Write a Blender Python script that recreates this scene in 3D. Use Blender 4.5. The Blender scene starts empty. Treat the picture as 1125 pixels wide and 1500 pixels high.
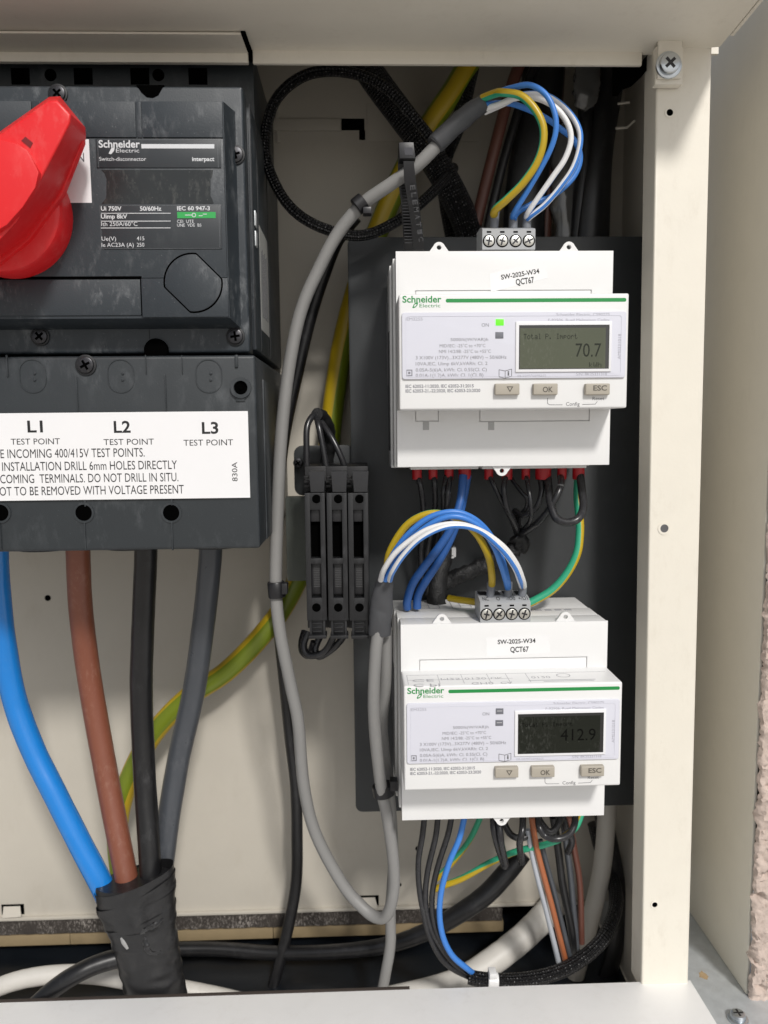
import bpy, bmesh, math, random
from mathutils import Vector, Matrix, noise
random.seed(4)
S = 0.001                                   # the script works in millimetres; the scene is in metres
C = bpy.context.scene.collection
sc = bpy.context.scene

# ------------------------------------------------------------------ camera
DC = 398.0                                  # camera distance from the cabinet's back panel
FPX, YAW, PITCH, ROLL = 1162.0, 0.032, 0.1056, 0.010
cy_, sy_ = math.cos(YAW), math.sin(YAW); cp_, sp_ = math.cos(PITCH), math.sin(PITCH)
_w = Vector((sy_*cp_, cy_*cp_, -sp_)); _r = Vector((cy_, -sy_, 0)); _u = _r.cross(_w)
_c, _s = math.cos(ROLL), math.sin(ROLL)
CR, CU, CW = _c*_r - _s*_u, _s*_r + _c*_u, _w
cam = bpy.data.cameras.new('camera'); camo = bpy.data.objects.new('camera', cam); C.objects.link(camo)
cam.sensor_fit = 'VERTICAL'; cam.sensor_height = 36.0; cam.lens = FPX/1500*36
cam.clip_start = 0.01; cam.clip_end = 500
m = Matrix((CR, CU, -CW)).transposed().to_4x4(); m.translation = Vector((0, -DC*S, 0)); camo.matrix_world = m
cam.dof.use_dof = True; cam.dof.focus_distance = 0.322; cam.dof.aperture_fstop = cam.lens/1.9
sc.camera = camo

# ------------------------------------------------------------------ sky, sun, exposure
SUNV = Vector((0.30, -1.0, 0.88)).normalized()          # towards the sun: in front, to the right, above
w = bpy.data.worlds.new('World'); sc.world = w; w.use_nodes = True
nt = w.node_tree; bg = nt.nodes['Background']; sky = nt.nodes.new('ShaderNodeTexSky'); sky.sky_type = 'NISHITA'
sky.sun_disc = False; sky.sun_elevation = math.asin(SUNV.z); sky.sun_rotation = math.atan2(SUNV.x, SUNV.y)
sky.dust_density = 2.0; sky.air_density = 1.0
hsv = nt.nodes.new('ShaderNodeHueSaturation'); hsv.inputs['Saturation'].default_value = 0.30      # thin white cloud
nt.links.new(sky.outputs[0], hsv.inputs['Color']); nt.links.new(hsv.outputs[0], bg.inputs[0]); bg.inputs[1].default_value = 0.075
sl = bpy.data.lights.new('sun', 'SUN'); sl.energy = 2.2; sl.angle = math.radians(7); sl.color = (1.0, 0.965, 0.92)
so = bpy.data.objects.new('sun', sl); C.objects.link(so); so.rotation_euler = (-SUNV).to_track_quat('-Z', 'Y').to_euler()
vs = sc.view_settings; vs.view_transform = 'Standard'; vs.look = 'None'; vs.exposure = 0.21; vs.gamma = 1.0

# ------------------------------------------------------------------ pixel of the 1125 x 1500 photograph + distance from back panel -> place (mm)
def W(px, py, d):
    r = CW*FPX + CR*(px-562.5) - CU*(py-750.0)
    t = (DC-d)/r.y
    return Vector((r.x*t, -d, r.z*t))
def RM(rp, d, py=750):                                   # radius in photo pixels at distance d -> mm
    return rp*(DC-d)/FPX

# ------------------------------------------------------------------ materials
def srgb(r, g, b):
    f = lambda c: (c/255/12.92) if c <= 10 else ((c/255+0.055)/1.055)**2.4
    return (f(r), f(g), f(b))
MATS = {}
def mat(name, col, rough=0.45, metal=0.0, spec=0.5, coat=0.0, var=0.06, nscale=60, bump=0.0, bscale=900,
        dust=0.0, dcol=(0.30, 0.30, 0.30), dscale=220, emit=None, alpha=None, rvar=0.08, aniso=None):
    if name in MATS: return MATS[name]
    M = bpy.data.materials.new(name); M.use_nodes = True; n = M.node_tree.nodes; l = M.node_tree.links
    p = n['Principled BSDF']
    p.inputs['Roughness'].default_value = rough; p.inputs['Metallic'].default_value = metal
    p.inputs['Specular IOR Level'].default_value = spec; p.inputs['Coat Weight'].default_value = coat
    p.inputs['Coat Roughness'].default_value = 0.08
    tc = n.new('ShaderNodeTexCoord'); nz = n.new('ShaderNodeTexNoise'); nz.inputs['Scale'].default_value = nscale
    nz.inputs['Detail'].default_value = 6; nz.inputs['Roughness'].default_value = 0.6
    l.new(tc.outputs['Object'], nz.inputs['Vector'])
    mx = n.new('ShaderNodeMix'); mx.data_type = 'RGBA'
    mx.inputs[6].default_value = (*[max(0, c*(1-var)) for c in col], 1); mx.inputs[7].default_value = (*[min(1, c*(1+var)) for c in col], 1)
    l.new(nz.outputs[0], mx.inputs[0]); out = mx.outputs[2]
    if dust > 0:                                          # scuffs and settled dust
        mp = n.new('ShaderNodeMapping'); mp.inputs['Scale'].default_value = (1, 1, 0.45); mp.inputs['Rotation'].default_value = (0.2, 0.6, 0.3)
        l.new(tc.outputs['Object'], mp.inputs['Vector'])
        n2 = n.new('ShaderNodeTexNoise'); n2.inputs['Scale'].default_value = dscale; n2.inputs['Detail'].default_value = 8
        n2.inputs['Roughness'].default_value = 0.72; l.new(mp.outputs[0], n2.inputs['Vector'])
        n3 = n.new('ShaderNodeTexNoise'); n3.inputs['Scale'].default_value = 45; n3.inputs['Detail'].default_value = 3
        l.new(tc.outputs['Object'], n3.inputs['Vector'])
        r3 = n.new('ShaderNodeValToRGB'); r3.color_ramp.elements[0].position = 0.42; r3.color_ramp.elements[1].position = 0.72
        l.new(n3.outputs[0], r3.inputs[0])
        r2 = n.new('ShaderNodeValToRGB'); r2.color_ramp.elements[0].position = 0.50; r2.color_ramp.elements[1].position = 0.78
        l.new(n2.outputs[0], r2.inputs[0])
        mu = n.new('ShaderNodeMath'); mu.operation = 'MULTIPLY'; l.new(r2.outputs[0], mu.inputs[0]); l.new(r3.outputs[0], mu.inputs[1])
        vo = n.new('ShaderNodeTexVoronoi'); vo.inputs['Scale'].default_value = 420; l.new(tc.outputs['Object'], vo.inputs['Vector'])
        rv = n.new('ShaderNodeValToRGB'); rv.color_ramp.elements[0].position = 0.03; rv.color_ramp.elements[0].color = (1, 1, 1, 1)
        rv.color_ramp.elements[1].position = 0.10; rv.color_ramp.elements[1].color = (0, 0, 0, 1); l.new(vo.outputs['Distance'], rv.inputs[0])
        ms = n.new('ShaderNodeMath'); ms.operation = 'MULTIPLY_ADD'; ms.inputs[1].default_value = 0.35; l.new(rv.outputs[0], ms.inputs[0]); l.new(mu.outputs[0], ms.inputs[2])
        m3 = n.new('ShaderNodeMath'); m3.operation = 'MULTIPLY'; m3.inputs[1].default_value = dust; m3.use_clamp = True; l.new(ms.outputs[0], m3.inputs[0])
        m2 = n.new('ShaderNodeMix'); m2.data_type = 'RGBA'; l.new(m3.outputs[0], m2.inputs[0]); l.new(out, m2.inputs[6]); m2.inputs[7].default_value = (*dcol, 1)
        out = m2.outputs[2]
    l.new(out, p.inputs['Base Color'])
    if rvar > 0:
        mr = n.new('ShaderNodeMapRange'); mr.inputs[3].default_value = max(0.02, rough-rvar); mr.inputs[4].default_value = min(1, rough+rvar)
        l.new(nz.outputs[0], mr.inputs[0]); l.new(mr.outputs[0], p.inputs['Roughness'])
    if bump > 0:
        nb = n.new('ShaderNodeTexNoise'); nb.inputs['Scale'].default_value = bscale; nb.inputs['Detail'].default_value = 3
        l.new(tc.outputs['Object'], nb.inputs['Vector'])
        b = n.new('ShaderNodeBump'); b.inputs['Strength'].default_value = bump; b.inputs['Distance'].default_value = 0.0004
        l.new(nb.outputs[0], b.inputs['Height']); l.new(b.outputs[0], p.inputs['Normal'])
    if emit:
        p.inputs['Emission Color'].default_value = (*emit[0], 1); p.inputs['Emission Strength'].default_value = emit[1]
    MATS[name] = M
    return M

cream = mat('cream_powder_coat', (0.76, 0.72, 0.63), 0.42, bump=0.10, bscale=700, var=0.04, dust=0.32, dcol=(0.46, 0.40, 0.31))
cream_shaded = mat('cream_paint_shaded', (0.52, 0.485, 0.42), 0.5, bump=0.08, bscale=600, var=0.05, dust=0.35, dcol=(0.36, 0.31, 0.24), dscale=90)  # same cream paint, darkened to carry the shade inside the cabinet
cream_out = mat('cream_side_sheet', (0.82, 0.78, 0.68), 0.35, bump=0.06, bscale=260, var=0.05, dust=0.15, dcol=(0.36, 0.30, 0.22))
black_hole = mat('black_opening', (0.0015, 0.0015, 0.0015), 0.9, spec=0.0, rvar=0)
sw_body = mat('slate_plastic_body', (0.023, 0.030, 0.037), 0.46, bump=0.12, bscale=1800, dust=1.2, dcol=(0.21, 0.22, 0.23), dscale=230)
sw_shield = mat('slate_plastic_shield', (0.025, 0.030, 0.034), 0.42, bump=0.10, bscale=1800, dust=0.6, dcol=(0.15, 0.16, 0.17), dscale=180)
sw_dark = mat('black_plastic_recess', (0.010, 0.011, 0.013), 0.5)
sw_window = mat('charcoal_name_plate', (0.026, 0.031, 0.036), 0.42, dust=0.45, dcol=(0.12, 0.13, 0.13))
sw_clear = mat('scuffed_plate_insert', (0.020, 0.023, 0.024), 0.25, dust=1.0, dcol=(0.22, 0.22, 0.20), dscale=500)
red_pl = mat('red_handle_plastic', (0.72, 0.012, 0.016), 0.38, bump=0.05, bscale=1500, dust=0.5, dcol=(0.78, 0.22, 0.20), dscale=300, var=0.05)
black_pl = mat('black_nylon', (0.012, 0.012, 0.014), 0.38, bump=0.06, dust=0.12, dcol=(0.14, 0.14, 0.14))
fuse_pl = mat('black_fuse_plastic', (0.010, 0.0105, 0.012), 0.42, bump=0.10, bscale=1600, dust=0.30, dcol=(0.15, 0.15, 0.16))
white_pl = mat('white_meter_plastic', (0.77, 0.77, 0.765), 0.36, bump=0.05, bscale=1500, var=0.015, rvar=0.05, dust=0.05, dcol=(0.5, 0.48, 0.44))
white_base = mat('white_base_plastic', (0.74, 0.74, 0.73), 0.45, var=0.02)
seam_grey = mat('grey_gap', (0.10, 0.10, 0.105), 0.7)
lens_mat = mat('pale_lilac_lens', (0.66, 0.665, 0.74), 0.16, coat=0.6, var=0.015, rvar=0.03)
bezel = mat('white_display_bezel', (0.80, 0.80, 0.82), 0.25, coat=0.4, rvar=0)
lcd_on = mat('olive_liquid_crystal', (0.066, 0.075, 0.044), 0.2, coat=0.3, var=0.10, nscale=25, rvar=0, dust=0.25, dcol=(0.4, 0.4, 0.36), dscale=900)
lcd_off = mat('dark_liquid_crystal', (0.008, 0.010, 0.006), 0.2, coat=0.12, spec=0.3, var=0.10, nscale=25, rvar=0, dust=0.35, dcol=(0.4, 0.4, 0.38), dscale=900)
lcd_ink = mat('lcd_digits', (0.018, 0.021, 0.014), 0.2, spec=0.3, rvar=0)
lcd_ink2 = mat('lcd_digits_dim', (0.0012, 0.0015, 0.001), 0.14, spec=0.15, rvar=0)
btn_mat = mat('taupe_button_rubber', (0.40, 0.365, 0.305), 0.55, dust=0.1, dcol=(0.6, 0.58, 0.5))
led_green = mat('lit_green_led', (0.12, 0.75, 0.03), 0.3, emit=((0.13, 1.0, 0.02), 0.45), rvar=0)
led_grey = mat('grey_led_window', (0.16, 0.165, 0.19), 0.2, coat=0.5, rvar=0)
ink_green = mat('green_print', (0.012, 0.25, 0.055), 0.45, rvar=0, var=0.03)
ink_grey = mat('grey_print', (0.20, 0.20, 0.23), 0.45, rvar=0)
ink_pale = mat('faded_print', (0.36, 0.36, 0.41), 0.45, rvar=0)
ink_dark = mat('dark_grey_print', (0.11, 0.11, 0.12), 0.5, rvar=0)
ink_black = mat('black_print', (0.012, 0.012, 0.013), 0.5, rvar=0)
ink_white = mat('white_print', (0.62, 0.64, 0.66), 0.5, rvar=0)
sticker = mat('white_paper_label', (0.82, 0.82, 0.83), 0.4, var=0.02)
sticker_clear = mat('clear_tape_label', (0.80, 0.80, 0.80), 0.25, var=0.02)
plug_grey = mat('grey_connector_plastic', (0.36, 0.37, 0.38), 0.42, var=0.03)
ferrule_grey = mat('grey_crimp_sleeve', (0.16, 0.17, 0.19), 0.35)
steel = mat('bright_screw_steel', (0.72, 0.71, 0.66), 0.28, metal=1.0, bump=0.15, bscale=2500)
steel_dk = mat('dark_screw_steel', (0.05, 0.05, 0.055), 0.35, metal=0.8, dust=0.35, dcol=(0.3, 0.28, 0.25), dscale=900)
zinc = mat('zinc_screw', (0.60, 0.64, 0.68), 0.30, metal=1.0, bump=0.1, bscale=1500)
plate_dk = mat('dark_grey_mounting_plate', (0.034, 0.037, 0.039), 0.40, spec=0.4, bump=0.08, bscale=1300, dust=0.10, dcol=(0.18, 0.18, 0.18))
cable_grey = mat('grey_data_cable', (0.225, 0.222, 0.216), 0.5, bump=0.06, var=0.06, dust=0.25, dcol=(0.42, 0.41, 0.39))
shrink = mat('dark_heat_shrink', (0.055, 0.057, 0.062), 0.55, bump=0.35, bscale=350, dust=0.18, dcol=(0.2, 0.2, 0.2))
c_blue = mat('blue_sheath', (0.008, 0.195, 0.60), 0.24, coat=0.3, bump=0.12, bscale=180, var=0.08, dust=0.25, dcol=(0.16, 0.30, 0.55), dscale=500)
c_brown = mat('brown_sheath', (0.20, 0.066, 0.038), 0.40, bump=0.08, bscale=260, dust=0.45, dcol=(0.46, 0.32, 0.25), dscale=500)
c_black = mat('black_sheath', (0.009, 0.009, 0.010), 0.34, bump=0.10, bscale=200, dust=0.45, dcol=(0.13, 0.13, 0.135), dscale=300)
c_slate = mat('slate_grey_sheath', (0.060, 0.066, 0.076), 0.30, bump=0.10, bscale=200, dust=0.35, dcol=(0.26, 0.26, 0.27), dscale=300)
e_yel = mat('earth_yellow', (0.46, 0.32, 0.012), 0.36, var=0.05)
e_grn = mat('earth_green', (0.165, 0.215, 0.012), 0.36, var=0.05)
w_teal = mat('earth_teal_green', (0.03, 0.34, 0.19), 0.4)
w_blue = mat('signal_blue', (0.045, 0.20, 0.60), 0.38, var=0.04)
w_navy = mat('power_blue', (0.025, 0.10, 0.33), 0.38, var=0.04)
w_white = mat('signal_white', (0.78, 0.78, 0.78), 0.38, var=0.03)
w_black = mat('black_wire_sheath', (0.018, 0.018, 0.020), 0.28, dust=0.25, dcol=(0.35, 0.35, 0.35), dscale=1000)
w_orange = mat('orange_brown_sheath', (0.36, 0.115, 0.045), 0.4)
w_dbrown = mat('dark_brown_sheath', (0.11, 0.042, 0.030), 0.4)
w_pale = mat('pale_grey_sheath', (0.42, 0.45, 0.49), 0.4)
red_fer = mat('red_crimp_sleeve', (0.40, 0.010, 0.016), 0.4)
tape = mat('black_pvc_tape', (0.014, 0.014, 0.015), 0.36, bump=0.6, bscale=220, dust=0.35, dcol=(0.13, 0.13, 0.13), dscale=160)
pipe_w = mat('white_conduit_plastic', (0.62, 0.60, 0.56), 0.5, bump=0.12, bscale=300, dust=0.35, dcol=(0.38, 0.33, 0.27))
pipe_g = mat('warm_grey_conduit', (0.42, 0.40, 0.36), 0.5, var=0.05, dust=0.2, dcol=(0.3, 0.27, 0.22))
wood = mat('raw_timber_batten', (0.27, 0.205, 0.115), 0.7, bump=0.3, bscale=350, var=0.2, nscale=120)
gritm = mat('gritty_dark_strip', (0.042, 0.035, 0.030), 0.9, bump=1.0, bscale=700, dust=1.6, dcol=(0.60, 0.55, 0.50), dscale=1100)
sheet_dk = mat('dark_navy_sheeting', (0.006, 0.008, 0.011), 0.40, bump=0.35, bscale=60, dust=0.2, dcol=(0.06, 0.065, 0.075))
galv = mat('galvanised_steel', (0.56, 0.585, 0.60), 0.5, metal=0.45, var=0.25, nscale=150, bump=0.15, bscale=600, dust=0.5, dcol=(0.40, 0.36, 0.28))
rust = mat('rust_mark', (0.42, 0.30, 0.17), 0.8, var=0.3, nscale=400)
render_pink = mat('pink_roughcast', (0.53, 0.435, 0.38), 0.9, bump=1.0, bscale=900, var=0.28, nscale=110, dust=1.0, dcol=(0.20, 0.165, 0.145), dscale=260)
plastic_bag = mat('clear_crinkled_film', (0.09, 0.09, 0.088), 0.15, coat=0.6, bump=0.8, bscale=120)
ground_m = mat('pale_concrete_ground', (0.54, 0.51, 0.47), 0.9, bump=0.3, bscale=40, var=0.15, nscale=3)

def braid_mat():
    M = bpy.data.materials.new('black_braided_sleeving'); M.use_nodes = True; n = M.node_tree.nodes; l = M.node_tree.links
    p = n['Principled BSDF']; p.inputs['Roughness'].default_value = 0.32
    uv = n.new('ShaderNodeUVMap'); sep = n.new('ShaderNodeSeparateXYZ'); l.new(uv.outputs[0], sep.inputs[0])
    def wv(sgn):                                          # u = mm along, v = mm around : two crossed families of threads
        a = n.new('ShaderNodeMath'); a.operation = 'MULTIPLY_ADD'; a.inputs[1].default_value = sgn; l.new(sep.outputs[1], a.inputs[0]); l.new(sep.outputs[0], a.inputs[2])
        b = n.new('ShaderNodeMath'); b.operation = 'MULTIPLY'; b.inputs[1].default_value = 2*math.pi/3.0; l.new(a.outputs[0], b.inputs[0])
        s_ = n.new('ShaderNodeMath'); s_.operation = 'SINE'; l.new(b.outputs[0], s_.inputs[0]); return s_
    a, b = wv(1.0), wv(-1.0)
    mul = n.new('ShaderNodeMath'); mul.operation = 'MULTIPLY'; l.new(a.outputs[0], mul.inputs[0]); l.new(b.outputs[0], mul.inputs[1])
    rp = n.new('ShaderNodeValToRGB'); rp.color_ramp.elements[0].position = 0.45; rp.color_ramp.elements[0].color = (0.006, 0.006, 0.007, 1)
    rp.color_ramp.elements[1].position = 0.95; rp.color_ramp.elements[1].color = (0.27, 0.27, 0.275, 1)  # pale threads: glints of the glossy weave, put into the colour
    tc = n.new('ShaderNodeTexCoord'); nz = n.new('ShaderNodeTexNoise'); nz.inputs['Scale'].default_value = 700; nz.inputs['Detail'].default_value = 3
    l.new(tc.outputs['Object'], nz.inputs['Vector']); mr = n.new('ShaderNodeMapRange'); mr.inputs[1].default_value = 0.35; mr.inputs[2].default_value = 0.65; l.new(nz.outputs[0], mr.inputs[0])
    m2 = n.new('ShaderNodeMath'); m2.operation = 'MULTIPLY'; l.new(mul.outputs[0], m2.inputs[0]); l.new(mr.outputs[0], m2.inputs[1])
    l.new(m2.outputs[0], rp.inputs[0]); l.new(rp.outputs[0], p.inputs['Base Color'])
    bu = n.new('ShaderNodeBump'); bu.inputs['Distance'].default_value = 0.0006; bu.inputs['Strength'].default_value = 1.0
    l.new(mul.outputs[0], bu.inputs['Height']); l.new(bu.outputs[0], p.inputs['Normal'])
    return M
braid = braid_mat()
fuzzy = mat('fuzzy_black_sleeving', (0.007, 0.007, 0.0075), 0.55, bump=1.0, bscale=1400, dust=0.9, dcol=(0.07, 0.07, 0.07), dscale=1500)

# ------------------------------------------------------------------ object helpers (verts given in world mm, stored about the thing's own origin)
def V(x, d, z): return Vector((x, -d, z))
def root_loc(o):
    v = Vector()
    while o: v += o.location; o = o.parent
    return v
def finish(me, name, mats, parent, origin, ang):
    base = root_loc(parent) if parent else (origin*S)
    for v in me.vertices: v.co = v.co*S - base
    if not isinstance(mats, (list, tuple)): mats = [mats]
    for x in mats: me.materials.append(x)
    o = bpy.data.objects.new(name, me); C.objects.link(o)
    if parent: o.parent = parent
    else: o.location = base
    if ang:
        me.shade_smooth(); me.set_sharp_from_angle(angle=math.radians(ang))
    return o
def obj(name, bm, mats, parent=None, ang=35, recalc=True):
    if recalc: bmesh.ops.recalc_face_normals(bm, faces=bm.faces)
    me = bpy.data.meshes.new(name); bm.to_mesh(me); bm.free()
    origin = Vector()
    if not parent and len(me.vertices):
        xs = [v.co for v in me.vertices]
        origin = Vector(((min(c.x for c in xs)+max(c.x for c in xs))/2, (min(c.y for c in xs)+max(c.y for c in xs))/2, min(c.z for c in xs)))
    return finish(me, name, mats, parent, origin, ang)
def tag(o, label=None, cat=None, group=None, kind=None):
    if label: o['label'] = label
    if cat: o['category'] = cat
    if group: o['group'] = group
    if kind: o['kind'] = kind
    return o
def thing(name, loc, label, cat, group=None):
    o = bpy.data.objects.new(name, None); o.empty_display_size = 0.01; C.objects.link(o); o.location = loc*S
    return tag(o, label, cat, group)
NB = bmesh.new
def box(bm, x0, x1, d0, d1, z0, z1, bev=0.0, seg=2):
    vs = [bm.verts.new(V(x, d, z)) for x in (x0, x1) for d in (d0, d1) for z in (z0, z1)]
    q = [(0, 1, 3, 2), (4, 6, 7, 5), (0, 4, 5, 1), (2, 3, 7, 6), (0, 2, 6, 4), (1, 5, 7, 3)]
    fs = [bm.faces.new([vs[i] for i in f]) for f in q]
    if bev > 0:
        es = list({e for f in fs for e in f.edges})
        bmesh.ops.bevel(bm, geom=es, offset=bev, segments=seg, affect='EDGES', profile=0.6)
def loft(bm, bot, top, bev=0.0, seg=2):                 # two vertex rings (world mm) with the same count
    a = [bm.verts.new(v) for v in bot]; b = [bm.verts.new(v) for v in top]; n = len(a)
    fs = [bm.faces.new(b), bm.faces.new(list(reversed(a)))]
    for i in range(n): fs.append(bm.faces.new((a[i], a[(i+1) % n], b[(i+1) % n], b[i])))
    if bev > 0:
        es = list({e for e in fs[0].edges})
        bmesh.ops.recalc_face_normals(bm, faces=fs)
        bmesh.ops.bevel(bm, geom=es, offset=bev, segments=seg, affect='EDGES', profile=0.6)
def prism(bm, poly, d0, d1, bev=0.0, seg=2):            # poly: (x,z) in mm
    loft(bm, [V(x, d0, z) for x, z in poly], [V(x, d1, z) for x, z in poly], bev, seg)
def pxpoly(pts, d):                                     # photo pixels on the plane d -> (x,z)
    return [(v.x, v.z) for v in (W(x, y, d) for x, y in pts)]
def rounded(x0, x1, z0, z1, r, n=4):
    out = []
    for cx, cz, a0 in ((x1-r, z1-r, 0), (x0+r, z1-r, 90), (x0+r, z0+r, 180), (x1-r, z0+r, 270)):
        for k in range(n+1):
            a = math.radians(a0+90*k/n); out.append((cx+r*math.cos(a), cz+r*math.sin(a)))
    return out
def circ(cx, cz, r, n=24, a0=0): return [(cx+r*math.cos(a0+2*math.pi*k/n), cz+r*math.sin(a0+2*math.pi*k/n)) for k in range(n)]
def ringplate(bm, outer, inner, d0, d1):                 # plate with a hole, equal counts
    n = len(outer)
    vs = [[bm.verts.new(V(x, d, z)) for x, z in p] for p in (outer, inner) for d in (d0, d1)]
    o0, o1, i0, i1 = vs
    for k in range(n):
        j = (k+1) % n
        bm.faces.new((o1[k], o1[j], i1[j], i1[k])); bm.faces.new((o0[k], i0[k], i0[j], o0[j]))
        bm.faces.new((o0[k], o0[j], o1[j], o1[k])); bm.faces.new((i0[k], i1[k], i1[j], i0[j]))
def spline(pts, sub):
    out = []; n = len(pts)
    for i in range(n-1):
        p0, p1, p2, p3 = pts[max(i-1, 0)], pts[i], pts[i+1], pts[min(i+2, n-1)]
        for k in range(sub):
            t = k/sub
            out.append(tuple(0.5*((2*b)+(-a+c)*t+(2*a-5*b+4*c-d)*t*t+(-a+3*b-3*c+d)*t*t*t) for a, b, c, d in zip(p0, p1, p2, p3)))
    out.append(tuple(pts[-1])); return out
def tube_path(pts, r, sub=6):
    """pts: (px, py, d[, r_px]); r in photo pixels -> list of (Vector, radius mm)"""
    full = [(p[0], p[1], p[2], p[3] if len(p) > 3 else r) for p in pts]
    return [(W(a, b, c), RM(q, c)) for a, b, c, q in spline(full, sub)]
def tube(bm, path, seg=14, stripe=None, twist=0.0, a0=0.0, wrinkle=0.0, flat=1.0, cap=True, wr_scale=0.35):
    """path: list of (Vector, radius). stripe: function angle index fraction -> material index"""
    uvl = bm.loops.layers.uv.verify()
    n = len(path); P = [p for p, _ in path]; T = []
    for i in range(n):
        t = (P[min(i+1, n-1)]-P[max(i-1, 0)]); T.append(t.normalized() if t.length > 1e-9 else Vector((0, 0, -1)))
    ref = Vector((0, -1, 0)); ref = (ref-T[0]*ref.dot(T[0]))
    if ref.length < 0.05: ref = Vector((1, 0, 0))-T[0]*T[0].x
    ref.normalize(); rings = []; L = 0; lens = []
    for i in range(n):
        if i: L += (P[i]-P[i-1]).length
        lens.append(L)
        ref = (ref-T[i]*ref.dot(T[i])).normalized(); bi = T[i].cross(ref)
        ring = []
        for k in range(seg):
            a = a0+2*math.pi*k/seg+twist*L; rr = path[i][1]
            if wrinkle:
                q = P[i]*wr_scale+Vector((math.cos(a), math.sin(a), 0))*1.3
                rr *= 1+wrinkle*noise.noise(q)
            ring.append(bm.verts.new(P[i]+ref*(math.cos(a)*rr*flat)+bi*(math.sin(a)*rr)))
        rings.append(ring)
    for i in range(n-1):
        for k in range(seg):
            j = (k+1) % seg
            f = bm.faces.new((rings[i][k], rings[i][j], rings[i+1][j], rings[i+1][k])); f.smooth = True
            if stripe: f.material_index = stripe(k/seg)
            c = 2*math.pi*path[i][1]
            for lp, (u, v) in zip(f.loops, ((lens[i], k/seg), (lens[i], (k+1)/seg), (lens[i+1], (k+1)/seg), (lens[i+1], k/seg))):
                turns = max(2, round(c/3.0)); lp[uvl].uv = (u, v*turns*3.0)
    if cap:
        bm.faces.new(list(reversed(rings[0]))); bm.faces.new(rings[-1])
def cable(name, label, cat, pts, r, mats, group=None, parent=None, seg=14, sub=6, ang=60, push=0, **k):
    pts = [(p[0], p[1], p[2]+push, *p[3:]) for p in pts]
    bm = NB(); tube(bm, tube_path(pts, r, sub), seg, **k)
    o = obj(name, bm, mats, parent, ang)
    if not parent: tag(o, label, cat, group)
    return o
def cyl(bm, c, axis, r, h, seg=24, r2=None, bev=0.0):
    axis = axis.normalized(); up = Vector((0, 0, 1)) if abs(axis.z) < 0.9 else Vector((1, 0, 0))
    a = axis.cross(up).normalized(); b = axis.cross(a); r2 = r if r2 is None else r2
    prof = [(r, 0), (r2, h)] if bev <= 0 else [(r, 0), (r2, h-bev), (r2-bev*0.35, h-bev*0.3), (r2-bev, h)]
    rings = [[bm.verts.new(c+axis*t+a*(math.cos(2*math.pi*k/seg)*q)+b*(math.sin(2*math.pi*k/seg)*q)) for k in range(seg)] for q, t in prof]
    for i in range(len(rings)-1):
        for k in range(seg):
            j = (k+1) % seg; bm.faces.new((rings[i][k], rings[i][j], rings[i+1][j], rings[i+1][k]))
    bm.faces.new(rings[0]); bm.faces.new(rings[-1])

# text: each string is fitted to a width and a cap height (mm) and laid flat on the plane d
def text_mesh(s, bold):
    cu = bpy.data.curves.new('t', 'FONT'); cu.body = s; cu.resolution_u = 3; cu.offset = 0.022 if bold else 0.0
    o = bpy.data.objects.new('t', cu); C.objects.link(o); me = bpy.data.meshes.new_from_object(o)
    bpy.data.objects.remove(o); bpy.data.curves.remove(cu); return me
_caph = [None]
def cap_height():
    if _caph[0] is None:
        me = text_mesh('H', False); _caph[0] = max(v.co.y for v in me.vertices)
    return _caph[0]
def put_text(bm, s, x0, x1, zb, cap, d, bold=False, rot=0.0, shear=0.0, plane='front'):
    me = text_mesh(s, bold)
    if not len(me.vertices): return
    a = min(v.co.x for v in me.vertices); b = max(v.co.x for v in me.vertices)
    kx = (x1-x0)/max(b-a, 1e-6); kz = cap/cap_height()
    ca, sa = math.cos(rot), math.sin(rot); vs = []
    for v in me.vertices:
        x = (v.co.x-a)*kx+shear*v.co.y*kz; z = v.co.y*kz
        X, Z = x0+x*ca-z*sa, zb+x*sa+z*ca
        vs.append(bm.verts.new(V(X, d, Z) if plane == 'front' else V(x0+x, d+z*-1.0, zb)))
    for p in me.polygons:
        try: bm.faces.new([vs[i] for i in p.vertices])
        except ValueError: pass
    bpy.data.meshes.remove(me)
def px_text(bm, s, xa, xb, yb, cap, d, bold=False, rot=0.0):        # extents in photo pixels on plane d
    p = W(xa, yb, d); q = W(xb, yb, d); k = (DC-d)/FPX
    put_text(bm, s, p.x, q.x, (p.z+q.z)/2, cap*k, d, bold, rot)
def line(bm, x0, x1, z0, z1, d, t=0.05): box(bm, x0, x1, d-0.02, d+t, z0, z1)
def phillips(parent, name, c, r, m_head, m_slot, h=1.2, rot=0.4, star=True):
    """cross head screw facing the viewer; c = world point of its seat"""
    bm = NB(); cyl(bm, c, Vector((0, -1, 0)), r, h, 24, bev=min(0.5, r*0.25)); s = obj(name, bm, m_head, parent)
    bm = NB()
    for k in range(2):
        a = rot+k*math.pi/2; dx, dz = math.cos(a), math.sin(a); l_, t_ = r*0.62, r*0.15
        poly = [(c.x+dx*i*l_-dz*j*t_, c.z+dz*i*l_+dx*j*t_) for i, j in ((-1, -1), (1, -1), (1, 1), (-1, 1))]
        prism(bm, poly, -c.y+h-0.2, -c.y+h+0.03+0.02*k)
    obj('cross_recess', bm, m_slot, s); return s

# ================================================================== the place
# ground in front of the building (below the frame): daylight bounces off it
bm = NB(); vs_ = [bm.verts.new(Vector((x, y, -1150))) for x, y in ((-40000, -60000), (40000, -60000), (40000, 300), (-40000, 300))]; bm.faces.new(vs_)
tag(obj('ground', bm, ground_m, None, 0), kind='structure')

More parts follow.
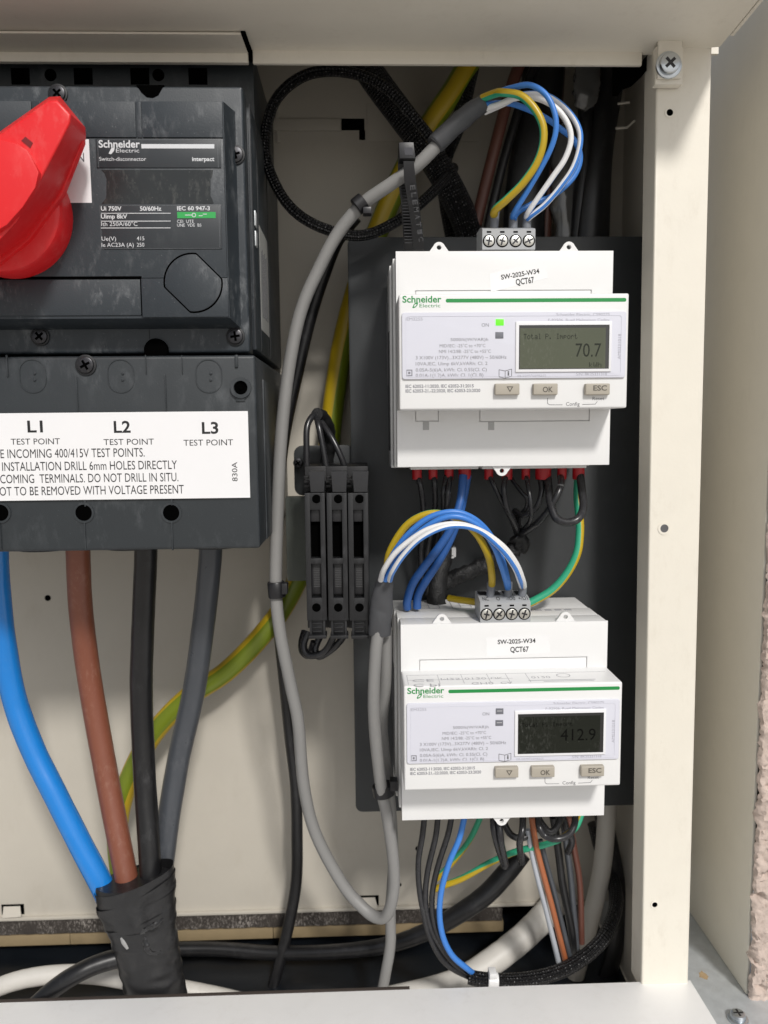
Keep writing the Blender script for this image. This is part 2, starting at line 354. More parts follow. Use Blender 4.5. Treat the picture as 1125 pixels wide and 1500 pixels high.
# key planes
XPL = W(954, 750, 50).x; XPR = W(1026, 750, 50).x
ZLIP = W(560, 99, 45).z
ZFL = W(500, 1452, 50).z
XNICHE = W(1116, 900, 50).x + 0.5
DB = -42.0                                  # back panel, behind the mounting plate's stand-offs
XSD = W(957, 347, 9).x+1.5                  # inside face of the cabinet's side
ZTOP = W(560, 96, DB).z+4
ZPAN = W(300, 1337, DB).z
print('planes', XSD, XPL, XPR, ZLIP, ZFL, XNICHE, ZPAN)

# ---- cabinet -------------------------------------------------------
cab = thing('meter_cabinet', V(0, 0, ZFL), 'open cream steel meter cabinet with a hood above and a sill below', 'cabinet')
bm = NB(); box(bm, -300, XSD+2, DB-1.5, DB, ZPAN, ZTOP+2); bp = obj('back_panel', bm, cream_shaded, cab)
# panel marks: pressed tab slots, small holes, an embossed rail
for (x0, x1, y0, y1) in ((2, 36, 1325, 1339), (524, 555, 1312, 1326)):
    p = W(x0, y0, DB); q = W(x1, y1, DB)
    bm = NB(); box(bm, p.x, q.x, DB-0.5, DB+0.12, q.z, p.z); sl_ = obj('tab_slot', bm, black_hole, bp)
    bm = NB(); loft(bm, [V(p.x+1.2, DB+0.1, p.z-1.2), V(q.x-2.2, DB+0.1, p.z-1.2), V(q.x-2.2, DB+0.1, p.z-2.0), V(p.x+1.2, DB+0.1, p.z-2.0)],
                    [V(p.x+1.2, DB+2.2, q.z), V(q.x-1.0, DB+2.2, q.z+0.6), V(q.x-1.0, DB+2.6, q.z), V(p.x+1.2, DB+2.6, q.z-0.5)]); obj('bent_tab', bm, cream_shaded, sl_)
for x, y, r in ((70, 876, 4.5), (612, 1243, 4), (586, 1296, 2.5), (205, 1318, 2)):
    bm = NB(); c = W(x, y, DB); prism(bm, circ(c.x, c.z, RM(r, DB), 16), DB-0.4, DB+0.08); obj('drilled_hole', bm, black_hole, bp)
bm = NB(); p = W(500, 174, DB); q = W(534, 191, DB); box(bm, p.x, q.x, DB+0.02, DB+0.3, q.z, p.z); p = W(526, 191, DB); q = W(535, 205, DB); box(bm, p.x, q.x, DB+0.02, DB+0.28, q.z, p.z); obj('punched_slot', bm, black_hole, bp)
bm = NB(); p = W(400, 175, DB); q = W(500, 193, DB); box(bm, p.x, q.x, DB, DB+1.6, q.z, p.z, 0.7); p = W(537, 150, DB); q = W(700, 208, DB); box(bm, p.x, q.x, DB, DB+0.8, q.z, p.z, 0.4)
p = W(404, 150, DB); q = W(411, 210, DB); box(bm, p.x, q.x, DB, DB+1.2, q.z, p.z, 0.5); obj('pressed_rail', bm, cream_shaded, bp)
bm = NB(); p = W(-40, 1330, DB); q = W(905, 1322, DB); box(bm, -290, XSD-6, DB, DB+2.2, ZPAN-0.5, ZPAN+1.4, 0.5); obj('folded_bottom_edge', bm, cream_shaded, bp)
# top and side sheets
bm = NB(); box(bm, -300, XSD+4, DB, 46, ZTOP, ZTOP+1.2); obj('top_sheet', bm, cream_shaded, cab)
bm = NB(); box(bm, XSD, XSD+1.2, DB-75, 49, ZFL-60, ZTOP-0.1); obj('side_sheet', bm, cream_shaded, cab)
bm = NB()                                                # embossed marks high on the side/top corner
for pts in (((905, 152), (922, 150)), ((902, 188), (918, 187), (930, 177))):
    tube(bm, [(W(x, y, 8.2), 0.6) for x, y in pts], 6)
obj('pressed_mark', bm, cream_shaded, cab)
# front post
bm = NB(); pp = pxpoly([(962.5, 64), (1043.5, 64), (1008, 1452), (939.5, 1452)], 52)
loft(bm, [V(x, 49.6, z) for x, z in pp], [V(x, 52, z) for x, z in pp], 1.1, 4)
pq = pxpoly([(1043.5, 69), (1008, 1452)], 52); pp[1] = pq[0]; pp[2] = pq[1]
loft(bm, [V(pp[1][0]-2, 2, pp[1][1]), V(pp[1][0]-0.1, 2, pp[1][1]), V(pp[2][0]-0.1, 2, pp[2][1]), V(pp[2][0]-2, 2, pp[2][1])], [V(pp[1][0]-2, 49.5, pp[1][1]), V(pp[1][0]-0.1, 49.5, pp[1][1]), V(pp[2][0]-0.1, 49.5, pp[2][1]), V(pp[2][0]-2, 49.5, pp[2][1])])
loft(bm, [V(pp[0][0], 38, pp[0][1]), V(pp[0][0]+1.6, 38, pp[0][1]), V(pp[3][0]+1.6, 38, pp[3][1]), V(pp[3][0], 38, pp[3][1])], [V(pp[0][0]+0.15, 49.5, pp[0][1]), V(pp[0][0]+1.6, 49.5, pp[0][1]), V(pp[3][0]+1.6, 49.5, pp[3][1]), V(pp[3][0]+0.15, 49.5, pp[3][1])])
post = obj('front_post', bm, cream, cab)
for x, y, r, mt in ((981, 165, 5, black_hole), (973, 774, 6.5, seam_grey), (959, 1325, 4.5, black_hole)):
    c = W(x, y, 52); bm = NB(); prism(bm, circ(c.x, c.z, RM(r, 52), 18), 51.0, 52.06); h = obj('fixing_hole', bm, mt, post)
    bm = NB(); ringplate(bm, circ(c.x, c.z, RM(r*1.5, 52), 20), circ(c.x, c.z, RM(r*0.95, 52), 20), 51.9, 52.25); obj('hole_rim', bm, cream, h)
# hood: sheet that comes forward, lip that hangs down at its back edge, corner notch
ZH = ZLIP+5.2
bm = NB()
box(bm, -300, XPR+2.5, 46, 47.5, ZH-0.1, ZTOP+10)
xr = XPR+0.6
loft(bm, [V(-260, 47.5, ZH), V(W(945, 70, 47).x, 47.5, ZH), V(xr, 53, ZH+0.2), V(xr-2.5, 96, ZH+0.6), V(xr-2.5, 103, ZH+2.2), V(-260, 103, ZH+2.2)],
         [V(-260, 47.5, ZH+1.2), V(W(945, 70, 47).x, 47.5, ZH+1.2), V(xr, 53, ZH+1.4), V(xr-2.5, 96, ZH+2.0), V(xr-2.5, 103, ZH+4), V(-260, 103, ZH+4)])
box(bm, -260, xr-2.2, 103.2, 104.8, ZH+1.6, ZH+40, 0.7)
loft(bm, [V(xr+0.1, 62, ZH+0.3), V(xr-2.45, 104.6, ZH+0.4), V(xr-2.45, 104.6, ZH+40), V(xr+0.1, 62, ZH+40)], [V(xr+1.5, 62, ZH+0.3), V(xr-1.1, 104.6, ZH+0.4), V(xr-1.1, 104.6, ZH+40), V(xr+1.5, 62, ZH+40)])
hood = obj('hood', bm, cream, cab)
xn = W(948, 100, 46).x; xs = W(368, 90, 46).x
bm = NB(); box(bm, xs+0.9, xn-3.0, 46.2, 48.2, ZLIP, ZH+0.4, 0.5, 2); obj('hood_lip', bm, cream, hood)
bm = NB(); box(bm, -260, xs-0.9, 46.4, 49.0, ZLIP, ZH-0.5, 0.4, 2)
loft(bm, [V(-260, 48, ZH-1.6), V(xs-1.0, 48, ZH-1.6), V(xs-1.6, 64, ZH-1.2), V(-260, 64, ZH-1.2)], [V(-260, 48, ZH-0.6), V(xs-1.0, 48, ZH-0.6), V(xs-1.6, 64, ZH-0.4), V(-260, 64, ZH-0.4)])
obj('hood_overlap_strip', bm, cream, hood)
bm = NB(); box(bm, xs-0.85, xs+0.85, 46.3, 48.3, ZLIP+1.6, ZH-0.05); loft(bm, [V(xs-1.6, 48, ZH-0.9), V(xs+0.8, 48, ZH-0.9), V(xs+0.2, 64.5, ZH-0.9), V(xs-1.6, 64.5, ZH-0.9)], [V(xs-1.6, 48, ZH-0.06), V(xs+0.8, 48, ZH-0.06), V(xs+0.2, 64.5, ZH-0.06), V(xs-1.6, 64.5, ZH-0.06)]); obj('seal_gap', bm, black_hole, hood)
# bracket and screw at the top of the post
p = W(959, 70, 55); q = W(998, 126, 55)
bm = NB(); box(bm, p.x, q.x, 52.2, 56.5, q.z, p.z, 0.6, 2); br = obj('corner_bracket', bm, cream, cab)
p = W(963, 64, 57); q = W(997, 116, 57); bm = NB(); box(bm, p.x, q.x, 56.6, 58.0, q.z, p.z+1.5, 0.5, 2); obj('bracket_tongue', bm, cream, br)
c = W(979, 96, 58.1); bm = NB(); cyl(bm, c, Vector((0, -1, 0)), RM(18.5, 58), 0.9, 28, bev=0.3); obj('washer', bm, zinc, br)
phillips(br, 'bracket_screw', W(979, 95, 59.0), RM(14, 60), zinc, steel_dk, 2.4, 0.75)
# dark notch behind the bracket: torn edge of the hood fold
bm = NB(); q_ = [(938, 93), (948, 80), (962, 66), (958, 76), (949, 92), (950, 100), (940, 112), (925, 126), (912, 131), (905, 140), (898, 140), (898, 92)]
prism(bm, pxpoly(q_, 40), 39.3, 40.2); obj('fold_notch', bm, black_hole, cab)
# sill (bottom flange)
bm = NB()
XS = W(1011, 1440, 50).x
loft(bm, [V(-260, 50, ZFL-1.6), V(XS, 50, ZFL-1.6), V(XS+0.6, 140, ZFL-1.6), V(-260, 140, ZFL-1.6)], [V(-260, 50, ZFL), V(XS, 50, ZFL), V(XS+0.6, 140, ZFL), V(-260, 140, ZFL)], 0.5)
box(bm, -260, XS+0.6, 140.2, 141.8, ZFL-40, ZFL-0.4, 0.5)
sill = obj('bottom_sill', bm, mat('white_sill_paint', (0.86, 0.855, 0.845), 0.38, bump=0.08, bscale=700, var=0.04, dust=0.28, dcol=(0.50, 0.46, 0.40)), cab)
bm = NB(); box(bm, -260, W(600, 1450, 49).x, 48.2, 49.8, ZFL-3, ZFL+0.15, 0.1); obj('dark_sill_edge', bm, mat('brown_sealing_edge', (0.045, 0.034, 0.028), 0.8, bump=0.6, bscale=600), cab)

# ---- niche wall, roughcast, galvanised base ---------------------------
def zbase():
    r = CW*FPX + CR*(1095-562.5) - CU*(1460-750.0); return r.z*(XNICHE/r.x)
ZB = zbase(); DN = DC-(CW*FPX+CR*(1095-562.5)-CU*(1460-750)).y*(XNICHE/(CW*FPX+CR*(1095-562.5)-CU*(1460-750)).x)
print('niche', ZB, DN)
bm = NB(); box(bm, XNICHE, XNICHE+1.5, -60, DN-1.5, ZB, 330, 0.5)
tag(obj('side_sheet_wall', bm, cream_out), 'smooth cream sheet lining the side of the recess to the right of the post', 'wall panel')
bm = NB(); nx, nz = 44, 640; x0, x1 = XNICHE-0.2, XNICHE+40; z0, z1 = ZB-60, 330
g = [[None]*(nz+1) for _ in range(nx+1)]
for i in range(nx+1):
    for k in range(nz+1):
        x = x0+(x1-x0)*i/nx; z = z0+(z1-z0)*k/nz
        h = 1.2*noise.noise(Vector((x, 0, z))*0.12)+0.7*abs(noise.noise(Vector((x, 5, z))*0.6))*2-0.6+0.9*noise.noise(Vector((x, 9, z))*1.7)-2.2*max(0, noise.noise(Vector((x, 21, z))*0.22)-0.32)*3
        if i < 3: x += (1.0-i/3)*(1.6*noise.noise(Vector((0, 3, z))*0.12)+0.7*noise.noise(Vector((0, 7, z))*0.5))
        g[i][k] = bm.verts.new(V(x, DN+3.2+1.3*h-(2.0 if i == 0 else 0), z))
for i in range(nx):
    for k in range(nz): bm.faces.new((g[i][k], g[i+1][k], g[i+1][k+1], g[i][k+1]))
tag(obj('roughcast_wall', bm, render_pink, None, 60), 'pinkish roughcast wall edge along the far right', 'wall')
gb = thing('galvanised_base', V(XNICHE-20, 20, ZB), 'galvanised steel base plate at the lower right beneath the recess', 'steel plate')
bm = NB(); box(bm, XSD+3, XNICHE+46, -60, DN+60, ZB-2.5, ZB-0.2, 0.3); obj('plate', bm, galv, gb)
def onbase(px, py):
    r = CW*FPX + CR*(px-562.5) - CU*(py-750.0); t = (ZB)/r.z; return Vector((0, -DC, 0))+r*t
c = onbase(1081, 1493); bm = NB(); cyl(bm, c, Vector((0, 0, 1)), 4.6, 0.9, 28, bev=0.3); obj('washer', bm, zinc, gb)
bm = NB(); cyl(bm, c+Vector((0, 0, 0.9)), Vector((0, 0, 1)), 3.4, 2.4, 24, bev=0.9); bs = obj('bolt_head', bm, zinc, gb)
bm = NB(); box(bm, c.x-2.2, c.x+2.2, -c.y-0.45, -c.y+0.45, c.z+2.9, c.z+3.36); box(bm, c.x-0.45, c.x+0.45, -c.y-2.2, -c.y+2.2, c.z+2.9, c.z+3.4); obj('cross_recess', bm, steel_dk, bs)
c = onbase(1030, 1428); bm = NB(); vs_ = [bm.verts.new(c+Vector((2.6*math.cos(a)*random.uniform(0.6, 1.2), 3.2*math.sin(a)*random.uniform(0.5, 1.2), -0.12))) for a in [2*math.pi*k/14 for k in range(14)]]; bm.faces.new(vs_); obj('rust_spot', bm, rust, gb, 0)

# ---- floor of the cabinet: dark sheeting, gritty strip, batten -----------
bm = NB(); nx, ny = 60, 24; g = [[None]*(ny+1) for _ in range(nx+1)]
for i in range(nx+1):
    for k in range(ny+1):
        x = -290+(XSD-0.5+290)*i/nx; d = DB-28+(90)*k/ny
        z = ZPAN-25+3.0*noise.noise(Vector((x*0.03, d*0.05, 1)))
        g[i][k] = bm.verts.new(V(x, d, z))
for i in range(nx):
    for k in range(ny): bm.faces.new((g[i][k], g[i+1][k], g[i+1][k+1], g[i][k+1]))
tag(obj('dark_floor_sheeting', bm, sheet_dk, None, 60), 'dark navy plastic sheeting lying in the bottom of the cabinet', 'plastic sheet')
bm = NB(); box(bm, -300, XSD+1, DB-33, DB-29, ZPAN-80, ZPAN+10); tag(obj('rear_duct_wall', bm, black_hole), 'black back of the cable duct below the cream panel', 'duct wall')
xe = W(735, 1360, DB).x
bm = NB(); nx = 200; rows = [(DB-8, ZPAN-1.2), (DB-2, ZPAN-1.0), (DB+0.5, ZPAN-1.6), (DB+0.8, ZPAN-9.6), (DB-8, ZPAN-9.9)]
gr = [[bm.verts.new(V(-290+(xe+290)*i/nx, d+0.5*noise.noise(Vector((i*0.9, d, z))), z+0.5*noise.noise(Vector((i*0.7, d, 7))))) for d, z in rows] for i in range(nx+1)]
for i in range(nx):
    for k in range(len(rows)-1): bm.faces.new((gr[i][k], gr[i+1][k], gr[i+1][k+1], gr[i][k+1]))
tag(obj('gritty_strip', bm, gritm, None, 0), 'dark gritty strip speckled with dust under the cream panel', 'strip')
bm = NB()
for a, b in ((-290, W(102, 1370, DB).x), (W(102, 1370, DB).x+0.3, W(400, 1370, DB).x), (W(400, 1370, DB).x+0.3, xe+1)):
    box(bm, a, b, DB-12, DB+0.2, ZPAN-17.2, ZPAN-10.6, 0.4)
tag(obj('timber_batten', bm, wood), 'thin raw timber batten under the gritty strip', 'batten')

# ---- switch disconnector ---------------------------------------------
sw = thing('switch_disconnector', V(W(180, 520, 0).x, 2, W(180, 808, 80).z), 'slate grey switch disconnector with a red rotary handle and a taped warning label', 'switch')
XB = W(366, 330, 78).x
zt = W(200, 124, 78).z; zb_ = W(200, 517, 78).z; XL = -240
bm = NB(); box(bm, XL, XB, DB+2, 66, zb_+2, zt-3, 1.0); box(bm, XL, XB-1.5, 66.1, 77, zb_, zt, 1.2, 3)
body = obj('body', bm, sw_body, sw)
bm = NB(); box(bm, XL, W(372, 110, 40).x, DB+2, 40, zt-2.9, W(200, 92, 40).z+5, 1.2); obj('upper_terminal_cover', bm, sw_shield, sw)
bm = NB()
for x in (30, 122, 205, 290): 
    p = W(x-14, 100, 40); q = W(x+14, 124, 40); box(bm, p.x, q.x, 38, 40.25, q.z, p.z)
obj('cover_recess', bm, black_hole, sw)
for x in (74, 232):
    c = W(x, 110, 40.1); bm = NB(); prism(bm, circ(c.x, c.z, RM(8, 40), 18), 39, 40.3); obj('cover_hole', bm, black_hole, sw)
# notch in the body's upper edge
bm = NB(); prism(bm, pxpoly([(199, 124.5), (240, 124.5), (236, 132), (232, 139), (224, 143), (215, 142), (207, 135), (203, 129)], 77.2), 76, 77.25); obj('edge_notch', bm, black_hole, body)
# raised front panel made of separate faces with gaps
DP = 90.0
def P2(x, y, d=DP): v = W(x, y, d); return v.x, v.z
xp1 = P2(332, 330)[0]; zp0 = P2(180, 466)[1]; zp1 = P2(180, 147)[1]
bm = NB()
loft(bm, [V(XL, 77.1, zp0-2.5), V(xp1+2.5, 77.1, zp0-2.5), V(xp1+2.5, 77.1, zp1+1.0), V(XL, 77.1, zp1+1.0)], [V(XL, DP-0.8, zp0), V(xp1, DP-0.8, zp0), V(xp1, DP-0.8, zp1), V(XL, DP-0.8, zp1)])
fp = obj('front_panel', bm, sw_body, sw)
xa, xb, xc = P2(47, 170)[0], P2(199, 170)[0], P2(207, 170)[0]; zh = P2(200, 202)[1]
bm = NB(); g_ = 0.22
box(bm, XL, xa-g_, DP-0.85, DP, zh+g_, zp1-0.3, 0.25); box(bm, xa+g_, xb-g_, DP-0.85, DP, zh+g_, zp1-0.3, 0.25)
box(bm, xb+g_, xc-g_, DP-0.85, DP-0.4, zh+g_, zp1-0.3, 0.15); box(bm, xc+g_, xp1-0.4, DP-0.85, DP, zh+g_, zp1-0.3, 0.25)
obj('upper_fascia', bm, sw_body, fp)
zl = P2(150, 408)[1]; xl = P2(206.5, 430)[0]; zl2 = P2(100, 463)[1]
bm = NB(); box(bm, XL, xp1-0.4, DP-0.85, DP, zl+0.15, zh-g_, 0.2); box(bm, XL, xl-0.25, DP-1.2, DP-0.25, zl2+0.2, zl-0.3, 0.3)
box(bm, xl+0.2, xp1-0.3, DP-0.85, DP+0.01, zp0+0.3, zl, 0.2)
obj('lower_fascia', bm, sw_body, fp)
bm = NB(); p = W(-40, 405.5, DP); q = W(207.5, 408.0, DP); box(bm, XL, q.x, DP-0.9, DP+0.03, q.z, p.z); p = W(206, 408, DP); q = W(207.6, 463, DP); box(bm, p.x, q.x, DP-0.9, DP+0.03, q.z, p.z-0.05); obj('gap_shade_line', bm, black_hole, fp)  # black strips paint the shade in the groove along the recessed panel
# knock-out disc with two flats
cx, cz = P2(283, 414.5); R = RM(42, DP); n = 48
def knock(r):
    out = []
    for k in range(n):
        a = 2*math.pi*k/n; x, z = r*math.cos(a), r*math.sin(a); lim = r*0.80
        t = (x+z)/math.sqrt(2)
        if abs(t) > lim: e = (abs(t)-lim)*(1 if t > 0 else -1)/math.sqrt(2); x -= e; z -= e
        out.append((cx+x, cz+z))
    return out
bm = NB(); ringplate(bm, knock(R), knock(R*0.945), DP-0.2, DP+0.06); obj('knock_out_groove', bm, black_hole, fp)
bm = NB(); prism(bm, knock(R*0.94), DP-0.2, DP+0.22, 0.1); obj('knock_out_disc', bm, sw_body, fp)
# name plate
px0, px1 = P2(142, 250)[0], P2(322, 250)[0]
bm = NB(); box(bm, px0, px1+0.6, DP-0.8, DP+0.35, P2(230, 246)[1], P2(230, 204)[1], 0.15); npz = obj('name_plate', bm, sw_window, fp)
bm = NB(); box(bm, P2(146, 250)[0], px1, DP-0.8, DP+0.35, P2(230, 365)[1], P2(230, 300)[1], 0.15); obj('rating_plate', bm, sw_window, fp)
bm = NB(); prism(bm, pxpoly([(148, 249), (312, 249), (311, 258), (308.5, 262), (308.5, 287), (311, 292), (313, 298.5), (149, 298.5), (155, 291), (156, 286), (156, 262), (153, 254)], DP), DP-0.8, DP+0.08); obj('plate_insert', bm, sw_clear, fp)
bm = NB(); e = DP+0.36
p = W(142.5, 204.5, e); q = W(320, 245.5, e)
for a in ((p.x, q.x, p.z-0.12, p.z), (p.x, p.x+0.12, q.z, p.z), (q.x-0.12, q.x, q.z, p.z)): line(bm, *a, e, 0.03)
p = W(146, 301, e); q = W(322.5, 364, e)
for a in ((p.x, q.x, p.z-0.1, p.z), (p.x, q.x, q.z, q.z+0.1), (p.x, p.x+0.1, q.z, p.z), (q.x-0.1, q.x, q.z, p.z)): line(bm, *a, e, 0.03)
obj('plate_outline', bm, mat('dim_outline', (0.13, 0.14, 0.15), 0.5), fp)
bm = NB(); e = DP+0.42
px_text(bm, 'Schneider', 144.5, 205, 216, 9.5, e, True)
px_text(bm, 'Electric', 170, 204, 223.3, 5.2, e)
prism(bm, pxpoly([(159, 225), (163, 217), (168, 216), (167, 221), (163, 226)], e), e-0.02, e+0.01)
p = W(207, 211, e); q = W(314, 217.5, e); line(bm, p.x, q.x, q.z, p.z, e, 0.02)
px_text(bm, 'Switch-disconnector', 145.5, 214, 235.6, 5.2, e); px_text(bm, 'interpact', 281.5, 314, 235.8, 5.4, e, True)
px_text(bm, 'Ui 750V', 148, 178, 308.5, 5.6, e, True); px_text(bm, '50/60Hz', 205, 236.5, 308.5, 5.6, e, True); px_text(bm, 'IEC 60 947-3', 259.5, 307.5, 308, 5.4, e, True)
px_text(bm, 'Uimp 8kV', 148, 186.5, 320, 5.6, e, True); px_text(bm, 'Ith 250A/60°C', 148.5, 201.5, 331, 5.6, e)
px_text(bm, 'CEI  UTE', 259.5, 284, 326.5, 4.2, e); px_text(bm, 'UNE  VDE  BS', 259.5, 295, 332, 4.2, e)
px_text(bm, 'Ue(V)', 149, 170, 352.5, 5.4, e); px_text(bm, '415', 200.5, 211.5, 352, 5.2, e)
px_text(bm, 'Ie AC23A (A)', 149, 196, 361.5, 5.4, e); px_text(bm, '250', 200.5, 211.5, 361.3, 5.2, e)
for y in (312, 323.5, 333.5):
    p = W(148, y, e); q = W(250, y+0.8, e); line(bm, p.x, q.x, q.z, p.z, e, 0.02)
obj('plate_lettering', bm, ink_white, fp, 0)
bm = NB(); p = W(259.5, 310.5, e); q = W(316, 319.5, e); line(bm, p.x, q.x, q.z, p.z, e, 0.02); gs = obj('green_symbol_strip', bm, mat('bright_green_print', (0.03, 0.36, 0.08), 0.45), fp, 0)
bm = NB(); e2 = e+0.06
for a, b, y in ((271, 281, 315), (291, 297, 316), (297, 303, 313.7)):
    p = W(a, y-0.5, e2); q = W(b, y+0.5, e2); line(bm, p.x, q.x, q.z, p.z, e2, 0.02)
c = W(284, 315, e2); ringplate(bm, circ(c.x, c.z, RM(3, e2), 16), circ(c.x, c.z, RM(2, e2), 16), e2-0.02, e2+0.02); obj('switch_symbol', bm, ink_white, gs, 0)
# screws on the body
for x, y, d in ((85, 138, 77.2), (345, 227, 77.2), (59, 493, 77.2), (345, 493, 77.2)):
    c = W(x, y, d); bm = NB(); cyl(bm, c, Vector((0, -1, 0)), RM(13.5, d), 0.5, 24, bev=0.2); obj('screw_seat', bm, sw_dark, sw)
    phillips(sw, 'cover_screw', c+Vector((0, -0.5, 0)), RM(11, d), steel_dk, black_hole, 0.8, random.uniform(0, 1.5))
bm = NB(); p = W(218, 476, 77.4); q = W(219.5, 512, 77.4); box(bm, p.x, q.x, 76, 77.3, q.z, p.z); obj('cover_seam', bm, black_hole, sw)
# half-round drain boss between cover and shield
c = W(230, 514, 77); bm = NB(); cyl(bm, c, Vector((0, -1, 0)), RM(17, 78), 2.6, 28, bev=0.8); obj('round_boss', bm, black_hole, sw)
# ON label behind the handle
bm = NB(); p = W(60, 204, DP+0.1); q = W(134.5, 297, DP+0.1); box(bm, p.x, q.x, DP+0.02, DP+0.12, q.z, p.z); on = obj('position_label', bm, sticker, sw)
bm = NB(); px_text(bm, 'ON', 101, 123.5, 237, 12, DP+0.16); obj('label_lettering', bm, mat('grey_ink', (0.10, 0.10, 0.11), 0.5), on, 0)
# terminal shield
XSH = W(377, 650, 84).x; zs0 = W(200, 806, 84).z; zs1 = W(200, 521, 84).z; DS = 84.0
bm = NB(); box(bm, XL, XSH, DB+4, DS, zs0, zs1, 1.4, 3); box(bm, XL, XSH+0.6, DB+3, 62, zs0+0.6, zs1-8, 0.8)
sh = obj('terminal_shield', bm, sw_shield, sw)
bm = NB()
for x0, x1, y0, y1, t in ((112, 115, 552, 606, 0.7), (241, 245, 548, 606, 0.7), (123.5, 126.5, 730, 742, 0.6), (250, 253.5, 730, 740, 0.6), (123, 127, 764, 806, 0.6), (250.5, 254.5, 763, 806, 0.6), (0, 2.5, 764, 806, 0.6), (344, 349, 520, 538, 0.9), (10, 12, 520, 552, 0.6), (213, 215, 520, 548, 0.6), (266, 268, 520, 548, 0.6)):
    p = W(x0, y0, DS); q = W(x1, y1, DS); box(bm, p.x, q.x, DS-0.2, DS+t, q.z, p.z, 0.25)
obj('moulded_rib', bm, sw_shield, sh)
for x in (48, 177, 306):
    c0 = W(x, 551, DS); a, b = RM(19, DS), RM(24, DS); o_ = rounded(c0.x-a, c0.x+a, c0.z-b, c0.z+b, a*0.95, 6); a -= 0.35; b -= 0.35; i_ = rounded(c0.x-a, c0.x+a, c0.z-b, c0.z+b, a*0.95, 6)
    bm = NB(); ringplate(bm, o_, i_, DS-0.1, DS+0.28); rg = obj('embossed_outline', bm, sw_shield, sh)
    bm = NB()
    for yy in (547, 556.5):
        c = W(x+3, yy, DS); prism(bm, circ(c.x, c.z, 0.55, 12), DS-0.1, DS+0.5, 0.2)
    obj('drill_mark', bm, sw_window, rg)
c = W(126, 535, DS); bm = NB(); cyl(bm, c, Vector((0, -1, 0)), RM(15, DS), 0.6, 28, bev=0.2); obj('screw_seat', bm, sw_dark, sh)
phillips(sw, 'cover_screw', c+Vector((0, -0.6, 0)), RM(12, DS), steel_dk, black_hole, 0.8, 0.5)
c = W(353, 568, DS); bm = NB(); ringplate(bm, circ(c.x, c.z, RM(15, DS), 28), circ(c.x, c.z, RM(10, DS), 28), DS-0.2, DS+1.3); rg = obj('screw_collar', bm, sw_shield, sh)
bm = NB(); prism(bm, circ(c.x, c.z, RM(9.8, DS), 24), DS-0.2, DS+0.05); prism(bm, circ(c.x, c.z, RM(3, DS), 12), DS, DS+0.6); obj('collar_hole', bm, black_hole, rg)
bm = NB(); p = W(346, 582, DS); q = W(359, 588, DS); box(bm, p.x, q.x, DS-0.2, DS+0.6, q.z, p.z, 0.2); obj('collar_tab', bm, sw_shield, rg)
for x in (1, 123, 251):
    c = W(x, 751, DS); bm = NB(); ringplate(bm, circ(c.x, c.z, RM(15, DS), 28), circ(c.x, c.z, RM(12, DS), 28), DS-0.2, DS+0.5); rg = obj('hole_rim', bm, sw_shield, sh)
    bm = NB(); prism(bm, circ(c.x, c.z, RM(11.9, DS), 24), DS-0.3, DS+0.06); obj('round_hole', bm, black_hole, rg)
for x in (76, 200, 320):
    c = W(x, 800, 60); bm = NB(); vsn = [(c.x+RM(46, 60)*math.cos(t), 62+15*math.sin(t)) for t in [2*math.pi*k/28 for k in range(28)]]
    loft(bm, [V(a, b, zs0+1) for a, b in vsn], [V(a, b, zs0-1.4) for a, b in vsn], 0.4); obj('cable_gland_lip', bm, sw_dark, sh)
# warning label on the shield
DL = DS+1.0
p = W(-60, 606, DL); q = W(366.5, 729, DL)
bm = NB(); box(bm, p.x, q.x, DL-0.15, DL, q.z, p.z); wl = obj('warning_label', bm, sticker, sh)
bm = NB(); e = DL+0.05
px_text(bm, 'L1', 40.5, 63, 633, 16, e, True); px_text(bm, 'L2', 167, 191.5, 633.5, 16, e, True); px_text(bm, 'L3', 296, 320, 635, 16, e, True)
obj('phase_lettering', bm, ink_black, wl, 0)
bm = NB()
px_text(bm, 'TEST POINT', 16, 88, 651, 8.4, e); px_text(bm, 'TEST POINT', 152, 225.5, 651.5, 8.4, e); px_text(bm, 'TEST POINT', 269, 341.5, 652.5, 8.4, e)
px_text(bm, 'E INCOMING 400/415V TEST POINTS.', 1, 212, 670, 12.4, e); px_text(bm, 'R INSTALLATION DRILL 6mm HOLES DIRECTLY', -8, 259.5, 688.5, 12.4, e)
px_text(bm, 'COMING  TERMINALS. DO NOT DRILL IN SITU.', 0.5, 261.5, 706.5, 12.4, e); px_text(bm, 'NOT TO BE REMOVED WITH VOLTAGE PRESENT', -10, 269.5, 724.5, 12.4, e)
v = W(348, 705, e); put_text(bm, '830A', v.x, v.x+RM(28, e), v.z, RM(7.6, e), e, False, math.pi/2)
obj('label_lettering', bm, ink_dark if False else ink_black, wl, 0)
# side label and terminal on the right flank
def side_quad(bm, d0, d1, z0, z1, t=0.12, x=None):
    x = XB if x is None else x; box(bm, x-0.05, x+t, d0, d1, z0, z1)
bm = NB(); side_quad(bm, 18, 48, W(385, 490, 30).z, W(385, 345, 30).z); sdl = obj('side_label', bm, mat('grey_side_label', (0.38, 0.385, 0.37), 0.5, var=0.1, nscale=200), sw)
bm = NB()
for k in range(9): side_quad(bm, 22+k*2.6, 23.2+k*2.6, W(385, 470, 30).z, W(385, 372+3*(k % 3), 30).z, 0.2)
obj('label_print', bm, ink_dark, sdl)
bm = NB(); zc = W(368, 335, 66).z
for dz in (-6, 2): box(bm, XB-0.5, XB+0.5, 58, 63, zc+dz, zc+dz+6, 0.3)
obj('side_terminal', bm, galv, sw)
bm = NB()
for d in (14, 50, 70): side_quad(bm, d, d+0.7, zb_+3, zt-4, 0.25)
obj('side_seam', bm, sw_dark, sw)
